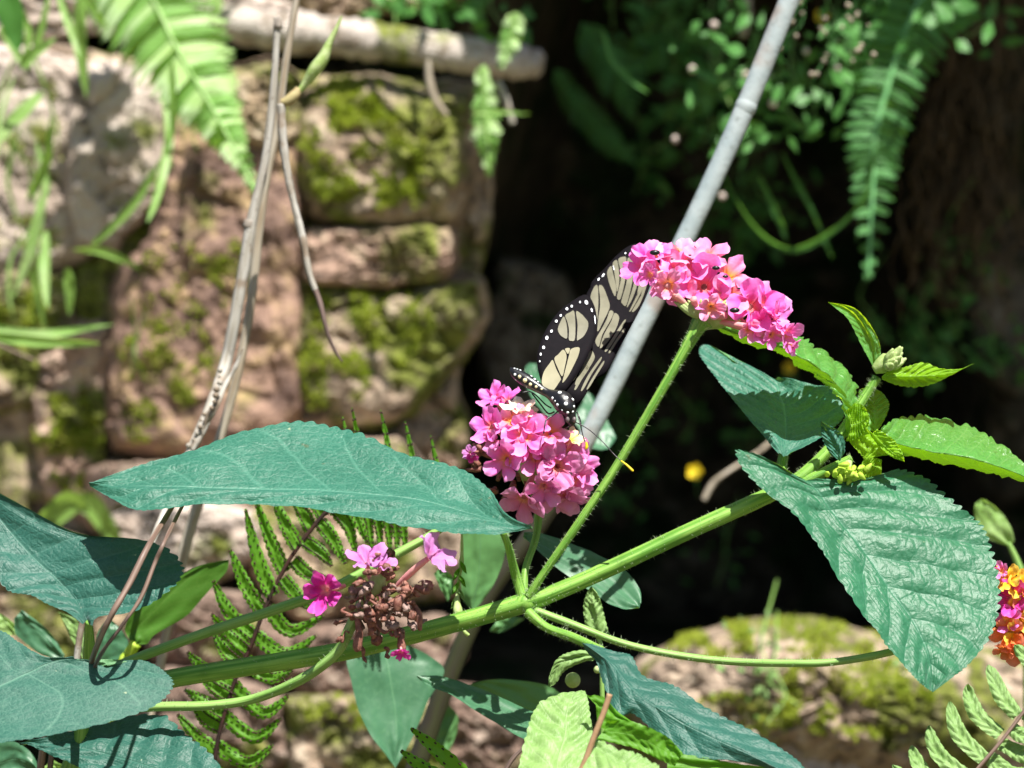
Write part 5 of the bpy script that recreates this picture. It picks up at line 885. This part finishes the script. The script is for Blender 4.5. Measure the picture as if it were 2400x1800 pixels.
FS = [cb(x, y) + (rx * .21, ry * .21, an) for x, y, rx, ry, an in [(1250, 450, 14, 30, .6), (1200, 495, 14, 24, .5), (1497, 205, 10, 14, .3), (1578, 190, 11, 18, 0), (1630, 185, 9, 24, -.2), (1655, 205, 8, 24, -.3), (1692, 235, 10, 26, -.5), (1740, 240, 12, 34, -.4), (1367, 370, 6, 40, -.2)]]
wing('forewing', FO, [(p, 1) for p in fc] + [(p, 2) for p in fy], FS, df)
FO2 = [(x - 2, y + 6) for x, y in FO]; wing('forewing', FO2, [([(x - 2, y + 6) for x, y in p], 1) for p in fc[5:]], [], df, off=.006)
HO2 = [(x + 2, y + 5) for x, y in HO]; wing('hindwing', HO2, [([(x + 2, y + 5) for x, y in p], 1) for p in hu], [], df, off=.0078)
# body
mb = MB(); B = lambda x, y, d, r: c5(x, y) + (d, r * kk)
tube(mb, world_pts([B(1096, 722, .603, 3), B(1112, 745, .6025, 24), B(1150, 775, .602, 38), B(1210, 812, .601, 42), B(1280, 855, .600, 34), B(1340, 890, .599, 30), B(1390, 915, .598, 52), B(1430, 940, .597, 68), B(1462, 985, .596, 60), B(1480, 1020, .596, 40), B(1488, 1050, .596, 33), B(1492, 1080, .596, 28), B(1493, 1102, .596, 10)]), sub=7, seg=18)
rnd = random.Random(3)
def bspot(x, y, r_, rc=60, m=1, cx=None):
    X, Y = c5(x, y); o = P(X, Y, .5); cp_ = Vector((0, 0, CAMZ)); h = bt.ray_cast(cp_, (o - cp_).normalized())
    if h[0] is not None: ball(mb, h[0], r_ * kk * K * .6, m, 8, 5, (1, 1, .5), ax=h[1])
bt = BVHTree.FromPolygons([v[:] for v in mb.v], mb.f)
for x, y, r_ in [(1465, 858, 15), (1415, 885, 14), (1460, 918, 12), (1455, 958, 14), (1368, 922, 11), (1350, 968, 8), (1400, 965, 11), (1500, 930, 12), (1508, 975, 9), (1467, 1015, 10), (1500, 1010, 9), (1385, 940, 6), (1430, 1000, 6)]: bspot(x, y, r_)
for x, y, r_ in [(1122, 728, 7), (1140, 733, 6), (1160, 740, 8), (1186, 748, 9), (1210, 763, 9), (1232, 778, 8), (1254, 798, 9), (1275, 815, 7), (1125, 768, 10), (1130, 802, 6), (1155, 828, 7), (1200, 850, 5)]: bspot(x, y, r_)
for x, y, r_ in [(1155, 782, 13), (1190, 806, 16), (1225, 832, 12), (1262, 848, 10), (1298, 862, 8)]: bspot(x, y, r_, m=2)
mb.build('body', [BLACK, WHITE, CREAM], bf)
mb = MB()
for sx in (-22, 22): ball(mb, P(*c5(1488 + sx, 1060), .5935), 17 * kk * K * .6, 0, 12, 8, (.8, 1, 1.1))
mb.build('eye', simple('insect_eye', (.10, .08, .08), (.16, .13, .13), rough=.3), bf)
def limb(name, pts, m=BLACK, rr=3.2, extra=None):
    mb = MB(); tube(mb, world_pts([B(x, y, d, rr * (1 - .25 * i / len(pts))) for i, (x, y, d) in enumerate(pts)]), sub=5, seg=7)
    mats = [m]
    if extra: tube(mb, world_pts([B(*e) for e in extra]), m=1, sub=4, seg=8); mats.append(YEL)
    mb.build(name, mats, bf)
limb('antenna', [(1515, 1075, .595), (1600, 1122, .594), (1690, 1200, .592), (1760, 1278, .591), (1815, 1330, .59)], extra=[(1812, 1326, .59, 4), (1850, 1355, .5895, 7), (1885, 1388, .589, 8), (1893, 1394, .589, 3)], rr=3.6)
limb('antenna', [(1528, 1010, .596), (1545, 1080, .594), (1565, 1160, .593), (1588, 1225, .592)], extra=[(1587, 1205, .592, 5), (1590, 1235, .592, 11), (1585, 1252, .592, 7)], rr=3.6)
limb('leg', [(1410, 1000, .597), (1375, 1030, .594), (1330, 1060, .593), (1318, 1100, .592), (1311, 1150, .592)], rr=5)
limb('leg', [(1360, 985, .6), (1320, 960, .601), (1265, 905, .603), (1215, 878, .605), (1140, 895, .604)], rr=5)
limb('leg', [(1380, 1010, .6), (1340, 1020, .601), (1290, 960, .602), (1235, 890, .603)], rr=6)
limb('leg', [(1520, 1000, .597), (1548, 1060, .596), (1558, 1130, .596), (1575, 1200, .597)], rr=4)
limb('leg', [(1440, 1020, .6), (1420, 1050, .601), (1400, 1075, .602)], rr=4)
limb('proboscis', [(1485, 1095, .5945), (1470, 1108, .592), (1455, 1118, .594)], rr=3)
